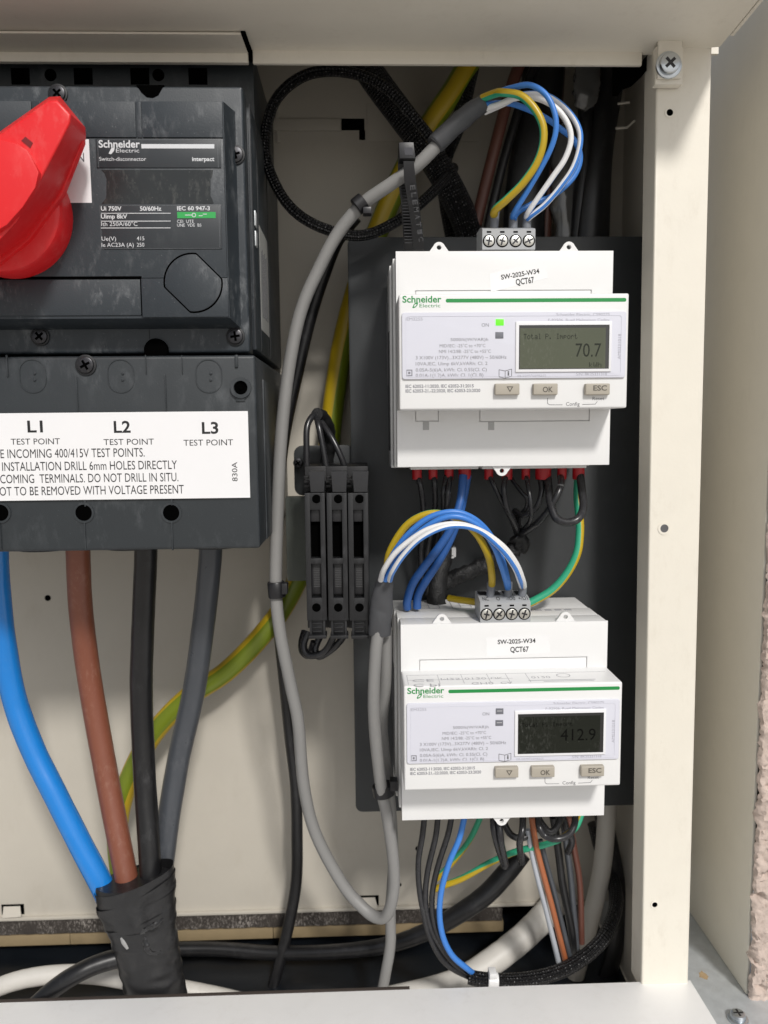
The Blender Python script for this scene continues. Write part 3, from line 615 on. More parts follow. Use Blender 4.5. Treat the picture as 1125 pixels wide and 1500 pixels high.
# red rotary handle
hz = [(-78, 235), (0, 197), (72, 147), (84, 147), (103, 167), (102, 180), (60, 262), (24, 325), (-14, 366), (-75, 385)]
hb = [(-82, 232), (-2, 194), (72, 142), (88, 141), (125, 187), (126, 203), (95, 278), (44, 345), (-8, 385), (-80, 395)]
c = W(3, 309, 98); bm = NB(); cyl(bm, c+Vector((0, 98-DP, 0)), Vector((0, -1, 0)), RM(87, 98), 98-DP+4, 72, bev=2.2)
hd = obj('rotary_handle', bm, red_pl, sw)
bm = NB(); loft(bm, [V(v.x, v.y*-1, v.z) for v in (W(x, y, 102) for x, y in hb)], [V(v.x, -v.y, v.z) for v in (W(x, y, 122) for x, y in hz)], 0.9, 3); obj('grip', bm, red_pl, hd, 40)
sk = [(x*0.97, y+(7 if y > 260 else 5)) for x, y in hb]
bm = NB(); prism(bm, pxpoly(sk, 104), 101.8, 104.2, 0.7, 2); obj('grip_skirt', bm, red_pl, hd, 40)
hub = [(-78, 222), (-30, 207), (0, 205), (24, 210), (40, 220), (57, 252), (52, 275), (34, 303), (10, 330), (-30, 352), (-75, 360)]
bm = NB(); prism(bm, pxpoly(hub, 124), 121.5, 124.2, 0.5, 2); obj('hub_cover', bm, red_pl, hd, 40)
bm = NB(); prism(bm, pxpoly([(31, 206), (37, 200), (48, 209), (44, 217)], 122.2), 121.5, 122.15); obj('lock_slot', bm, mat('dark_red_recess', (0.16, 0.004, 0.006), 0.6), hd)

# ---- mounting plate -----------------------------------------------------
DPL = 9.0
p = W(509, 347, DPL); q = W(957, 347, DPL); r_ = W(521, 1190, DPL)
XM0, XM1, ZM1, ZM0 = p.x, q.x, p.z, r_.z
bm = NB(); prism(bm, rounded(XM0, XM1, ZM0, ZM1, 3.5, 4), 2, DPL, 0.6, 2)
mp = obj('mounting_plate', bm, plate_dk); tag(mp, 'dark grey mounting plate behind the two white meters', 'mounting plate')
bm = NB(); ZR = W(700, 540, 14).z; box(bm, W(585, 540, 14).x, W(880, 540, 14).x, DPL+0.1, 13.5, ZR-17, ZR+17, 0.3); obj('din_rail', bm, galv, mp)
bm = NB(); ZR = W(700, 1090, 14).z; box(bm, W(592, 1090, 14).x, W(880, 1090, 14).x, DPL+0.1, 13.5, ZR-17, ZR+17, 0.3); obj('din_rail', bm, galv, mp)

PIX = {'T': '1f0404040404 04', 'o': '00000e1111110e', 't': '08081c08080906', 'a': '00000e010f110f', 'l': '0c04040404040e', 'P': '1e11111e101010', '.': '0000000000 0c0c',
       'I': '0e04040404040e', 'm': '00001a15151111', 'p': '00001e111e1010', 'r': '00001619101010', 'k': '10101214181412', 'W': '1111111515150a', 'h': '10101619111111', ' ': '00000000000000'}
def pixel_text(bm, s, x0, x1, zb, zt, d):                # dot-matrix lettering of the liquid crystal displays
    n = len(s)*6-1; w = (x1-x0)/n; h = (zt-zb)/7
    for i, ch in enumerate(s):
        rows = PIX[ch].replace(' ', '')
        for r in range(7):
            v = int(rows[2*r:2*r+2], 16)
            for b in range(5):
                if v >> (4-b) & 1:
                    x = x0+(i*6+b)*w; z = zt-(r+1)*h
                    bm.faces.new([bm.verts.new(V(x+a*w*0.96, d, z+c*h*0.94)) for a, c in ((0, 0), (1, 0), (1, 1), (0, 1))])
# ---- meters -------------------------------------------------------------
H, FT, FB = 88.3, 20.5, 23.4
DSH, DF = 64.6, 85.0
def make_meter(X, Z, label, lower):
    m_ = thing('energy_meter', V(X+45, 12, Z-H), label, 'energy meter', 'white energy meters on the mounting plate')
    ox, oz = 16.5, 71.8                                  # upper meter's corner: measured pixels refer to it
    def F(px, py, d=DF):
        v = W(px, py, d); return X+v.x-ox, Z+v.z-oz
    def T(bm, s, xa, xb, yb, cap, d, bold=False, rot=0.0):
        a, z = F(xa, yb, d); b, z2 = F(xb, yb, d); put_text(bm, s, a, b, (z+z2)/2, cap*(DC-d)/FPX, d, bold, rot)
    # base: stepped rear half
    bm = NB(); box(bm, X-1.6, X+89.4, 14, 38, Z-H-1.6, Z-0.4, 0.5); box(bm, X-0.7, X+89.6, 38.1, 51.5, Z-H-0.6, Z-0.2, 0.4)
    base = obj('base', bm, white_base, m_)
    bm = NB(); box(bm, X-1.75, X-1.55, 18, 34, Z-H+6, Z-H+60); box(bm, X-2.4, X-1.5, 20, 22, Z-52, Z-14, 0.2); obj('base_seam', bm, seam_grey, base)
    # terminal chambers below
    bm = NB(); box(bm, X+6.5, X+36.5, 20, 50, Z-H-1.9, Z-H-0.65, 0.3); box(bm, X+38.2, X+84.5, 20, 50, Z-H-2.0, Z-H-0.65, 0.3); obj('terminal_chamber', bm, white_base, base)
    # cover with shoulders
    bm = NB(); box(bm, X+0.2, X+89.8, 51.7, DSH-0.9, Z-H+0.2, Z-0.2, 0.3); cover = obj('cover', bm, white_pl, m_)
    (ax, az), (bx, bz) = F(609, 426, DSH), F(866, 426, DSH); zf = Z-FT; g = 0.18
    bm = NB()                                            # upper shoulder skin, flap left out
    prism(bm, [(X, zf-4), (ax-g, zf-4), (ax-g, az+g), (bx+g, az+g), (bx+g, zf-4), (X+90, zf-4), (X+90, Z), (X, Z)], DSH-1.0, DSH, 0.25)
    obj('upper_shoulder', bm, white_pl, cover)
    bm = NB(); prism(bm, [(ax+g, zf-4), (bx-g, zf-4), (bx-g, az-g), (ax+g, az-g)], DSH-1.0, DSH-0.05, 0.1); obj('sealing_flap', bm, white_pl, cover)
    zl0 = Z-H; zf2 = Z-H+FB
    t1 = F(609, 617, DSH); t2 = F(642, 617, DSH); t3 = F(703, 616, DSH); t4 = F(863, 616, DSH)
    bm = NB(); prism(bm, [(X, zl0), (X+90, zl0), (X+90, zf2+4), (t4[0]+g, zf2+4), (t4[0]+g, t4[1]-g), (t3[0]-g, t4[1]-g), (t3[0]-g, zf2+4), (t2[0]+g, zf2+4), (t2[0]+g, t1[1]-g), (t1[0]-g, t1[1]-g), (t1[0]-g, zf2+4), (X, zf2+4)], DSH-1.0, DSH, 0.25)
    obj('lower_shoulder', bm, white_pl, cover)
    bm = NB(); box(bm, t1[0]+g, t2[0]-g, DSH-1.0, DSH-0.05, t1[1]+g, zf2+4, 0.1); box(bm, t3[0]+g, t4[0]-g, DSH-1.0, DSH-0.05, t4[1]+g, zf2+4, 0.1); obj('lower_flap', bm, white_pl, cover)
    bm = NB()
    for px in (624, 719.5):
        a = F(px-4.5, 630, DSH); b = F(px+4.5, 618, DSH); box(bm, a[0], b[0], DSH-0.3, DSH+0.12, a[1], b[1], 0.1)
    obj('latch_window', bm, mat('grey_latch', (0.42, 0.42, 0.42), 0.5), cover)
    # seal lugs
    for px, py, up in ((643, 361, 1), (833, 361, 1), (735, 684, -1)):
        c = F(px, py, DSH-2); r = 2.9
        zc = Z+0.9 if up > 0 else Z-H-1.2
        out = [(c[0]-4.6, zc-1.6*up), (c[0]-3.0, zc+0.6*up)]+[(c[0]+r*0.92*math.cos(a), zc+up*(0.2+r*math.sin(a))) for a in [math.pi*(1-k/8) for k in range(1, 8)]]+[(c[0]+3.0, zc+0.6*up), (c[0]+4.6, zc-1.6*up)]
        n_ = len(out); inn = [(c[0]+1.0*math.cos(math.pi*1.25-2*math.pi*1.0*k/n_*up)*1, zc+0.9*up+1.0*math.sin(math.pi*1.25-2*math.pi*k/n_*up)*1) for k in range(n_)]
        if up < 0: inn = [(c[0]+1.0*math.cos(-math.pi*1.25+2*math.pi*k/n_ + math.pi*0.0), zc-0.9+1.0*math.sin(-math.pi*1.25+2*math.pi*k/n_)) for k in range(n_)]
        bm = NB(); ringplate(bm, out, inn, DSH-3.2, DSH-1.4); obj('seal_lug', bm, white_pl, m_, 40)
    # face block
    zt_, zb2 = Z-FT, Z-H+FB
    bm = NB(); box(bm, X, X+90, 58, DF, zb2, zt_, 0.9, 3); face = obj('face_housing', bm, white_pl, m_)
    if lower:                                            # printing on the ledge on top of the face
        bm = NB()
        def TP(s, u0, u1, dd, cap): put_text(bm, s, X+u0, X+u1, zt_+0.05, cap, dd, plane='top')
        zs_ = Z-0.2
        for k in range(6): prism(bm, [(X+0, 0)]*0 or [(X+54+k*4.6+a, zs_+b) for a, b in ((0, 0), (3.2, 0), (3.2, 0.05), (0, 0.05))], 40, 43)
        for u0, v0, u1, v1 in ((6, 22, 20, 22.3), (6, 34, 20, 34.3), (6, 22, 6.3, 34), (20, 22, 20.3, 34), (10, 25, 10.3, 34), (15, 25, 15.3, 34), (9, 28, 17, 28.3), (26, 20, 44, 20.3), (26, 35, 44, 35.3), (26, 20, 26.3, 35), (44, 20, 44.3, 35), (30, 23, 30.3, 33), (35, 23, 35.3, 33), (40, 23, 40.3, 33), (28, 29, 42, 29.3)):
            box(bm, X+u0, X+u1, v0, v1, Z-0.25, Z-0.17)
        TP('CE', 4, 13, 76.6, -3.2); TP('M25', 16, 24, 75.6, -2.6); TP('0120', 26, 35, 75.6, -2.6); TP('UK', 37, 42, 75.6, -2.4); TP('0120', 54, 62, 75.6, -2.6)
        TP('C PI', 4, 15, 82.5, -3.0); TP('GH0', 28, 37, 82.0, -2.6); TP('CA', 40, 45, 82.0, -2.4)
        for u0, u1, dd in ((2, 2.2, 71), (15, 15.2, 71), (25, 25.2, 71), (36, 36.2, 71), (44, 44.2, 71), (52.5, 52.7, 71)):
            box(bm, X+u0, X+u1, dd, dd+12, zt_+0.02, zt_+0.06)
        box(bm, X+2, X+46, 77.5, 77.7, zt_+0.02, zt_+0.06); box(bm, X+2, X+87, 70.9, 71.1, zt_+0.02, zt_+0.06)
        box(bm, X+52, X+80, 80.6, 81.2, zt_+0.02, zt_+0.06); box(bm, X+58, X+79, 82.2, 82.7, zt_+0.02, zt_+0.06)
        c = [(X+68+3*math.cos(a), 75+2.6*math.sin(a)) for a in [2*math.pi*k/20 for k in range(20)]]
        vo = [bm.verts.new(V(a, b, zt_+0.05)) for a, b in c]; vi = [bm.verts.new(V(X+68+(a-X-68)*0.85, 75+(b-75)*0.85, zt_+0.05)) for a, b in c]
        for k in range(20): bm.faces.new((vo[k], vo[(k+1) % 20], vi[(k+1) % 20], vi[k]))
        obj('approval_marks', bm, mat('grey_ledge_print', (0.40, 0.40, 0.42), 0.5), face, 0)
    # brand strip
    bm = NB(); e = DF+0.04
    T(bm, 'Schneider', 589.5, 646.5, 443, 9.0, e, True); T(bm, 'Electric', 614.5, 645, 450.2, 5.0, e)
    a = [F(*q_, e) for q_ in ((604, 450.5), (606, 446), (608.5, 443.5), (612.5, 443), (611.5, 447), (609, 450), (605.5, 451.5))]; b = [(sum(p[0] for p in a)/7+(p[0]-sum(q[0] for q in a)/7)*0.5, sum(p[1] for p in a)/7+(p[1]-sum(q[1] for q in a)/7)*0.5) for p in a]
    ringplate(bm, a, b, e-0.03, e+0.01)
    a = F(653, 443.2, e); b = F(917.5, 436.0, e); prism(bm, rounded(a[0], b[0], a[1], b[1]-0.1, 0.6, 3), e-0.03, e+0.02)
    obj('brand_lettering', bm, ink_green, face, 0)
    # lens panel
    a = F(589, 556, DF); b = F(917, 456.5, DF); bm = NB(); prism(bm, rounded(a[0], b[0], a[1], b[1], 1.0, 4), DF-0.3, DF+0.9, 0.35, 3); lens = obj('lens_panel', bm, lens_mat, m_)
    a2 = F(595, 552.5, DF+0.9); b2 = F(911, 461.5, DF+0.9); bm = NB(); o_ = rounded(a2[0], b2[0], a2[1], b2[1], 1.2, 5); a3 = (a2[0]+0.14, a2[1]+0.14); b3 = (b2[0]-0.14, b2[1]-0.14)
    ringplate(bm, o_, rounded(a3[0], b3[0], a3[1], b3[1], 1.1, 5), DF+0.8, DF+1.02); obj('lens_rim', bm, lens_mat, lens)
    e = DF+0.95
    bm = NB()
    T(bm, '5000/k(W/VAR)h', 660, 715, 499.5, 4.3, e); T(bm, 'MID/IEC: -25°C to +70°C', 644, 711, 508.7, 4.5, e); T(bm, 'NMI 14/2/88: -25°C to +55°C', 643, 719, 517, 4.5, e)
    T(bm, '3 X100V (173V)...3X277V (480V) ~ 50/60Hz', 609, 742, 526, 4.7, e); T(bm, '10VA,IEC, Uimp 6kV,kVARh: Cl. 2', 609, 714, 535, 4.7, e)
    T(bm, '0.05A-5(6)A, kWh: Cl. 0.5S(Cl. C)', 609, 713, 544, 4.7, e); T(bm, '0.01A-1(1.2)A, kWh: Cl. 1(Cl. B)', 609, 708, 552, 4.7, e)
    T(bm, 'ON', 705.5, 716, 478.5, 4.8, e)
    obj('rating_lettering', bm, ink_grey, lens, 0)
    bm = NB()
    T(bm, 'iEM3255', 594, 619, 469.5, 4.2, e); obj('model_lettering', bm, ink_pale, lens, 0); bm = NB(); T(bm, 'Schneider Electric, CS90275', 815, 893, 462.5, 3.8, e); T(bm, 'F-92506, Rueil Malmaison Cedex', 803, 893, 470.6, 3.8, e)
    obj('address_lettering', bm, ink_pale, lens, 0); bm = NB()
    T(bm, 'se.com/contact', 758, 800, 551.8, 4.0, e); T(bm, 'S/N: 8K25331318', 844, 889, 550, 4.0, e)
    obj('faded_lettering', bm, ink_pale, lens, 0); bm = NB()
    v = F(909, 526, e); put_text(bm, 'AM0331018', v[0], v[0]+RM(36, e), v[1], RM(4.2, e), e, False, math.pi/2)
    obj('side_lettering', bm, ink_pale, lens, 0)
    bm = NB()                                            # manual pictogram, double-square mark
    for q_ in (((731, 552), (731, 541.5)), ((740, 554), (740, 543.5)), ((749.5, 551), (749.5, 540.5)), ((731, 541.5), (740, 543.5)), ((740, 543.5), (749.5, 540.5)), ((731, 552), (740, 554)), ((740, 554), (749.5, 551))):
        (xa, za), (xb, zb3) = F(*q_[0], e), F(*q_[1], e); tube(bm, [(V(xa, e, za), 0.1), (V(xb, e, zb3), 0.1)], 4)
    T(bm, 'i', 743.5, 746, 550, 6.5, e+0.02, True); obj('manual_symbol', bm, ink_dark, lens, 0)
    bm = NB(); a = F(595, 551, e); b = F(604, 541.5, e); ringplate(bm, [(a[0], a[1]), (b[0], a[1]), (b[0], b[1]), (a[0], b[1])], [(a[0]+.35, a[1]+.35), (b[0]-.35, a[1]+.35), (b[0]-.35, b[1]-.35), (a[0]+.35, b[1]-.35)], e-0.05, e+0.02)
    a = F(598, 548, e); b = F(601, 544.5, e); box(bm, a[0], b[0], e-0.05, e+0.02, a[1], b[1]); obj('insulation_symbol', bm, ink_grey, lens, 0)
    # leds
    for px, py, mt, nm in ((732, 472, led_grey if lower else led_green, 'pulse_led'), (731.5, 491, led_grey, 'status_led')):
        a = F(px-6, py+4.8, e); b = F(px+6, py-4.8, e); bm = NB(); box(bm, a[0], b[0], DF+0.6, DF+1.15, a[1], b[1], 0.2); o_ = obj(nm, bm, mt, m_)
        if nm == 'pulse_led' and not lower: o_['label'] = 'small green light that is lit'
        if lower:
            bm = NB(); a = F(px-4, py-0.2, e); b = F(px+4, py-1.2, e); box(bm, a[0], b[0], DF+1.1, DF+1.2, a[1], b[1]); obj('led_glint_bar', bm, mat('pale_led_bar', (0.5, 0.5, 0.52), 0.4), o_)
    # display
    a = F(755, 545.5, DF+1.5); b = F(897, 470, DF+1.5); bm = NB(); box(bm, a[0], b[0], DF+0.5, DF+1.5, a[1], b[1], 0.35, 3); bz_ = obj('display_bezel', bm, bezel, m_)
    a = F(760, 541, DF+1.5); b = F(893, 475.5, DF+1.5); bm = NB(); box(bm, a[0], b[0], DF+1.3, DF+1.58, a[1], b[1]); obj('display_frame', bm, mat('black_lcd_border', (0.008, 0.008, 0.009), 0.12, coat=1.0, rvar=0), bz_)
    a2 = F(761.5, 540, DF+1.6); b2 = F(887.5, 480, DF+1.6); bm = NB(); box(bm, a2[0], b2[0], DF+1.4, DF+1.64, a2[1], b2[1]); obj('display_glass', bm, lcd_off if lower else lcd_on, bz_)
    bm = NB(); e = DF+1.66
    if lower:
        T(bm, '412.9', 826, 880, 520, 18, e)
        (xa_, za_), (xb_, zb_2) = F(766, 497, e), F(845, 490, e); pixel_text(bm, 'Total P. Import', xa_, xb_, za_, zb_2, e)
    else:
        (xa_, za_), (xb_, zb_2) = F(767, 497, e), F(846, 488.5, e); pixel_text(bm, 'Total P. Import', xa_, xb_, za_, zb_2, e); T(bm, '70.7', 843, 880.5, 522.5, 19, e); (xa_, za_), (xb_, zb_2) = F(863, 538, e), F(881, 530.5, e); pixel_text(bm, 'kWh', xa_, xb_, za_, zb_2, e)
    obj('display_digits', bm, lcd_ink2 if lower else lcd_ink, bz_, 0)
    # lower band: standards text, buttons, config bracket
    e = DF+0.05; bm = NB()
    T(bm, 'IEC 62052-11:2020, IEC 62052-31:2015', 594, 694, 567.8, 4.4, e, True); T(bm, 'IEC 62053-21,-22:2020, IEC 62053-23:2020', 594, 703.5, 574.6, 4.4, e, True)
    obj('standards_lettering', bm, ink_grey, face, 0)
    bm = NB(); T(bm, 'Reset', 868, 885, 586, 4.6, e); T(bm, 'Config', 829, 849, 594.3, 5.2, e)
    for q_ in (((802, 583), (802, 591)), ((802, 591), (805, 593)), ((805, 593), (824, 593)), ((853, 592.5), (872, 592)), ((872, 592), (875, 588))):
        (xa, za), (xb, zb3) = F(*q_[0], e), F(*q_[1], e); tube(bm, [(V(xa, e, za), 0.09), (V(xb, e, zb3), 0.09)], 4)
    obj('config_bracket', bm, ink_dark, face, 0)
    for px, s in ((743.5, 'v'), (799.5, 'OK'), (876, 'ESC')):
        a = F(px-18, 578.5, DF+2.4); b = F(px+18, 561.5, DF+2.4); bm = NB(); box(bm, a[0], b[0], DF-0.4, DF+2.2, a[1], b[1], 0.45, 3); bt = obj('button', bm, btn_mat, m_)
        bm = NB(); e2 = DF+2.24
        if s == 'v':
            a = [F(x, y, e2) for x, y in ((742, 566), (752, 566), (747, 574.5))]; cxx, czz = sum(q[0] for q in a)/3, sum(q[1] for q in a)/3
            ringplate(bm, a, [(cxx+(q[0]-cxx)*0.55, czz+(q[1]-czz)*0.55) for q in a], e2-0.03, e2+0.02)
        elif s == 'OK': T(bm, 'OK', 795, 810, 574.3, 7.5, e2, True)
        else: T(bm, 'ESC', 869, 889, 572, 7.2, e2, True)
        obj('button_symbol', bm, mat('brown_grey_print', (0.10, 0.09, 0.075), 0.5), bt, 0)
    # asset label
    bm = NB(); e = DSH+0.06
    if lower:
        # pixels of the lower meter's own label
        def LW(x, y): v = W(x, y, e); return v.x, v.z
        q_ = [LW(712, 934), LW(804, 930), LW(806, 956.5), LW(712.5, 962)]; prism(bm, q_, DSH-0.02, DSH+0.06); lb = obj('asset_label', bm, sticker_clear, m_)
        bm = NB(); px_text(bm, 'SW-2025-W34', 729, 784.5, 943, 6.4, e+0.04, True, 0.02); px_text(bm, 'QCT67', 747.5, 774.5, 955, 7.8, e+0.04, True, 0.01)
        obj('label_lettering', bm, ink_black, lb, 0)
    else:
        def LW(x, y): v = W(x, y, e); return v.x, v.z
        q_ = [LW(717, 401), LW(797, 382), LW(803, 407), LW(719, 428)]; prism(bm, q_, DSH-0.02, DSH+0.06); lb = obj('asset_label', bm, sticker_clear, m_)
        bm = NB(); px_text(bm, 'SW-2025-W34', 734.5, 791, 409.5, 6.4, e+0.04, True, 0.16); px_text(bm, 'QCT67', 756, 783, 417.5, 8, e+0.04, True, 0.13)
        obj('label_lettering', bm, ink_black, lb, 0)
    return m_
make_meter(16.5, 71.8, 'upper white energy meter reading 70.7 with its green light lit', False)
make_meter(17.3, -84.1, 'lower white energy meter with a dark display reading 412.9', True)
# printed wiring diagrams and vents on the lower meter's top
# ---- plugs ----------------------------------------------------------------
def make_plug(px0, px1, y0, y1, df, label, marks):
    a = W(px0, y1, df); b = W(px1, y0, df); cx_ = (a.x+b.x)/2
    g_ = thing('screw_terminal_plug', V(cx_, 54, a.z), label, 'terminal plug', 'grey screw terminal plugs on the meters')
    bm = NB(); x0, x1, z0, z1 = a.x, b.x, a.z, b.z
    # stepped profile extruded along x
    prof = [(df-16, z0), (df, z0), (df, z1-0.5), (df-0.6, z1), (df-5.5, z1+1.4), (df-16, z1+1.6)]
    loft(bm, [V(x0, d, z) for d, z in prof], [V(x1, d, z) for d, z in prof], 0.25)
    bl = obj('block', bm, plug_grey, g_); wd = (x1-x0)/4
    for k in range(4):
        cxk = x0+wd*(k+0.5); cz = z0+(z1-z0)*0.40; r = (z1-z0)*0.25
        bm = NB(); prism(bm, circ(cxk, cz, r*1.22, 24), df-0.3, df+0.05); hl = obj('screw_hole', bm, black_hole, g_)
        bm = NB(); cyl(bm, V(cxk, df, cz), Vector((0, -1, 0)), r, 0.4, 20, bev=0.15); s_ = obj('clamp_screw', bm, steel, g_)
        t = random.uniform(0, 1.5); bm = NB()
        for q in (0, 1):
            aa = t+q*math.pi/2; dx, dz = math.cos(aa), math.sin(aa); ll = r*(0.9 if q == 0 else 0.55); tt = r*0.16
            prism(bm, [(cxk+dx*i*ll-dz*j*tt, cz+dz*i*ll+dx*j*tt) for i, j in ((-1, -1), (1, -1), (1, 1), (-1, 1))], df+0.2, df+0.43+0.01*q)
        obj('drive_slot', bm, steel_dk, s_)
        bm = NB(); box(bm, cxk-wd*0.17, cxk+wd*0.17, df-0.3, df+0.05, z0+(z1-z0)*0.78, z0+(z1-z0)*0.86); obj('test_slot', bm, black_hole, g_)
    bm = NB()                                            # wire mouths on top, dark
    for k in range(4): box(bm, x0+wd*(k+0.14), x0+wd*(k+0.86), df-15, df-7.5, z1+1.2, z1+1.75)
    obj('wire_mouth', bm, sw_dark, g_)
    if marks:
        bm = NB()
        for k, s in enumerate(('NC', 'O', '-/D0', '+/D1')):
            # sloped top face: lay text along the slope
            me = text_mesh(s, False); xs_ = [v.co.x for v in me.vertices]; wdt = {0: 2.6, 1: 1.6, 2: 4.0, 3: 4.0}[k]; kx = wdt/(max(xs_)-min(xs_)); xc = x0+wd*(k+0.5)-wdt/2
            vv = []
            for v in me.vertices:
                t = v.co.y/cap_height(); vv.append(bm.verts.new(V(xc+(v.co.x-min(xs_))*kx, df-1.6-3.0*t, z1+0.34+0.86*t+0.06)))
            for p_ in me.polygons: bm.faces.new([vv[i] for i in p_.vertices])
            bpy.data.meshes.remove(me)
        obj('terminal_lettering', bm, ink_black, g_, 0)
    return x0, x1, z1
make_plug(706.5, 784.5, 334, 365.5, 62, 'grey four screw plug on top of the upper meter', False)
make_plug(703.5, 777.5, 881, 912, 63, 'grey four screw plug standing on top of the lower meter', True)

# ---- small signal wires ------------------------------------------------------
half = lambda a, b: (lambda f: 0 if ((f+a) % 1.0) < b else 1)
def signal(group, pts, r, mats, label, fer, fd, stripe=None, nm='signal_wire', **k):
    o = cable(nm, label, 'wire', pts, r, mats, group, stripe=stripe, seg=16, **k)
    return o
def U(c, d): return [(640+x/3.516, 90+y/3.516, dd) for (x, y), dd in zip(c, d)]
def lin(a, b, n): return [a+(b-a)*i/(n-1) for i in range(n)]
def arc(c, d0, d1, d2): # depth rises then falls
    n = len(c); return [d0*(1-t)**2+2*d1*t*(1-t)+d2*t*t for t in [i/(n-1) for i in range(n)]]
GU = 'thin wires looping into the upper plug'
c = [(235, 190), (300, 165), (340, 160), (430, 176), (500, 240), (545, 330), (545, 430), (510, 530), (440, 630), (360, 710), (300, 765), (296, 800)]
signal(GU, U(c, arc(c, 60, 92, 55)), 5.6, [e_yel, w_teal], 'yellow and green earth wire looping into the left of the upper plug', 0, 0, half(0.62, 0.68), 'earth_wire')
c = [(240, 200), (300, 165), (390, 135), (480, 122), (560, 170), (605, 260), (613, 350), (590, 440), (540, 540), (470, 660), (400, 775), (390, 810)]
signal(GU, U(c, arc(c, 58, 96, 55)), 4.0, w_blue, 'plain blue wire arching highest over to the upper plug', 0, 0)
c = [(240, 225), (320, 215), (400, 222), (540, 280), (640, 350), (710, 410), (738, 500), (700, 600), (600, 690), (500, 730), (420, 775), (396, 812)]
signal(GU, U(c, arc(c, 60, 50, 58)), 4.0, w_blue, 'plain blue wire passing low and swinging widest right to the upper plug', 0, 0)
c = [(245, 245), (320, 222), (400, 190), (500, 186), (600, 230), (668, 310), (690, 400), (660, 500), (600, 590), (530, 690), (470, 780), (462, 815)]
signal(GU, U(c, arc(c, 58, 84, 55)), 4.1, [w_white, w_blue], 'inner white wire with a blue stripe at the upper plug', 0, 0, half(0.40, 0.80), twist=0.02)
c = [(245, 262), (340, 220), (440, 172), (560, 175), (660, 240), (725, 330), (738, 420), (705, 540), (640, 640), (560, 735), (480, 800), (465, 818)]
signal(GU, U(c, arc(c, 56, 78, 55)), 4.1, [w_white, w_blue], 'outer white wire with a blue stripe at the upper plug', 0, 0, half(0.15, 0.80), twist=0.012)
for x, lab in ((295, 'grey ferrule on the earth wire end at the upper plug'), (392, 'grey ferrule on the blue wire ends at the upper plug'), (462, 'grey ferrule on the striped wire ends at the upper plug')):
    cable('wire_ferrule', lab, 'ferrule', U([(x+6, 772 if x < 300 else 785), (x+2, 815), (x, 862)], [56, 56, 56]), 6.4, ferrule_grey, 'grey crimp ferrules at the plugs', seg=16)
def Lp(c, d): return [(540+x/2.9605, 660+y/2.9605, dd) for (x, y), dd in zip(c, d)]
GL = 'thin wires arching into the lower plug'
c = [(80, 555), (88, 450), (150, 340), (220, 287), (300, 272), (400, 302), (470, 365), (520, 460), (534, 540), (534, 580)]
signal(GL, Lp(c, arc(c, 62, 84, 58)), 5.4, [e_yel, w_teal], 'yellow and green earth wire arching into the left of the lower plug', 0, 0, half(0.30, 0.72), 'earth_wire')
c = [(66, 560), (90, 480), (160, 375), (260, 292), (370, 266), (460, 298), (530, 370), (578, 470), (602, 560), (606, 595)]
signal(GL, Lp(c, arc(c, 64, 92, 58)), 4.4, w_blue, 'blue wire with the higher arch into the lower plug', 0, 0)
c = [(72, 562), (110, 490), (190, 380), (300, 302), (390, 287), (480, 330), (540, 410), (572, 490), (594, 560), (602, 595)]
signal(GL, Lp(c, arc(c, 66, 98, 58)), 4.4, w_blue, 'blue wire with the lower arch into the lower plug', 0, 0)
c = [(52, 562), (70, 510), (130, 430), (250, 345), (370, 318), (480, 345), (580, 412), (640, 490), (668, 560), (674, 590)]
signal(GL, Lp(c, arc(c, 68, 102, 58)), 4.2, [w_white, w_blue], 'white wire with blue stripe on the outside of the lower arch', 0, 0, half(0.55, 0.80), twist=0.012)
c = [(92, 562), (105, 525), (155, 450), (235, 375), (350, 328), (470, 343), (570, 422), (630, 502), (656, 565), (664, 590)]
signal(GL, Lp(c, arc(c, 70, 106, 58)), 4.2, [w_white, w_blue], 'white wire with blue stripe on the inside of the lower arch', 0, 0, half(0.75, 0.72), twist=-0.012)
for x, lab in ((530, 'grey ferrule on the earth wire end at the lower plug'), (606, 'grey ferrule on the blue wire ends at the lower plug'), (668, 'grey ferrule on the striped wire ends at the lower plug')):
    cable('wire_ferrule', lab, 'ferrule', Lp([(x, 570), (x, 600), (x-4, 640)], [57, 57, 57]), 6.2, ferrule_grey, 'grey crimp ferrules at the plugs', seg=16)

# ---- grey data cables -----------------------------------------------------------
A = [(702, 158, 58), (675, 180, 58), (645, 208, 57), (610, 243, 55), (572, 270, 52), (530, 300, 48), (495, 342, 45), (468, 392, 43), (441, 455, 42), (423, 540, 42), (412, 640, 42), (407, 740, 42), (404, 860, 42), (411, 930, 42), (425, 1000, 40), (437, 1060, 38), (445, 1150, 34), (462, 1220, 30), (500, 1292, 28), (530, 1328, 30), (552, 1344, 34), (568, 1338, 38), (577, 1300, 42), (575, 1250, 46), (566, 1190, 50), (558, 1150, 54), (548, 1050, 60), (550, 960, 62), (556, 915, 62), (560, 870, 62)]
dc = cable('data_cable', 'grey data cable looping down the panel from upper plug to lower plug', 'cable', A, 9.2, cable_grey, seg=18, wrinkle=0.03)
cable('heat_shrink_sleeve', None, None, [(708, 152, 58, 12), (690, 164, 58, 13.5), (664, 186, 58, 13.5), (641, 208, 57, 14), (636, 213, 57, 12)], 13, shrink, parent=dc, seg=18, wrinkle=0.10)
B = [(566, 920, 56), (565, 1000, 54), (560, 1060, 50), (565, 1120, 44), (572, 1180, 38), (576, 1260, 30), (572, 1330, 26), (572, 1380, 26), (566, 1420, 28), (558, 1460, 30)]
db = cable('data_cable', 'short grey data cable running straight down from the lower sleeve', 'cable', B, 8.4, cable_grey, seg=18, wrinkle=0.03)
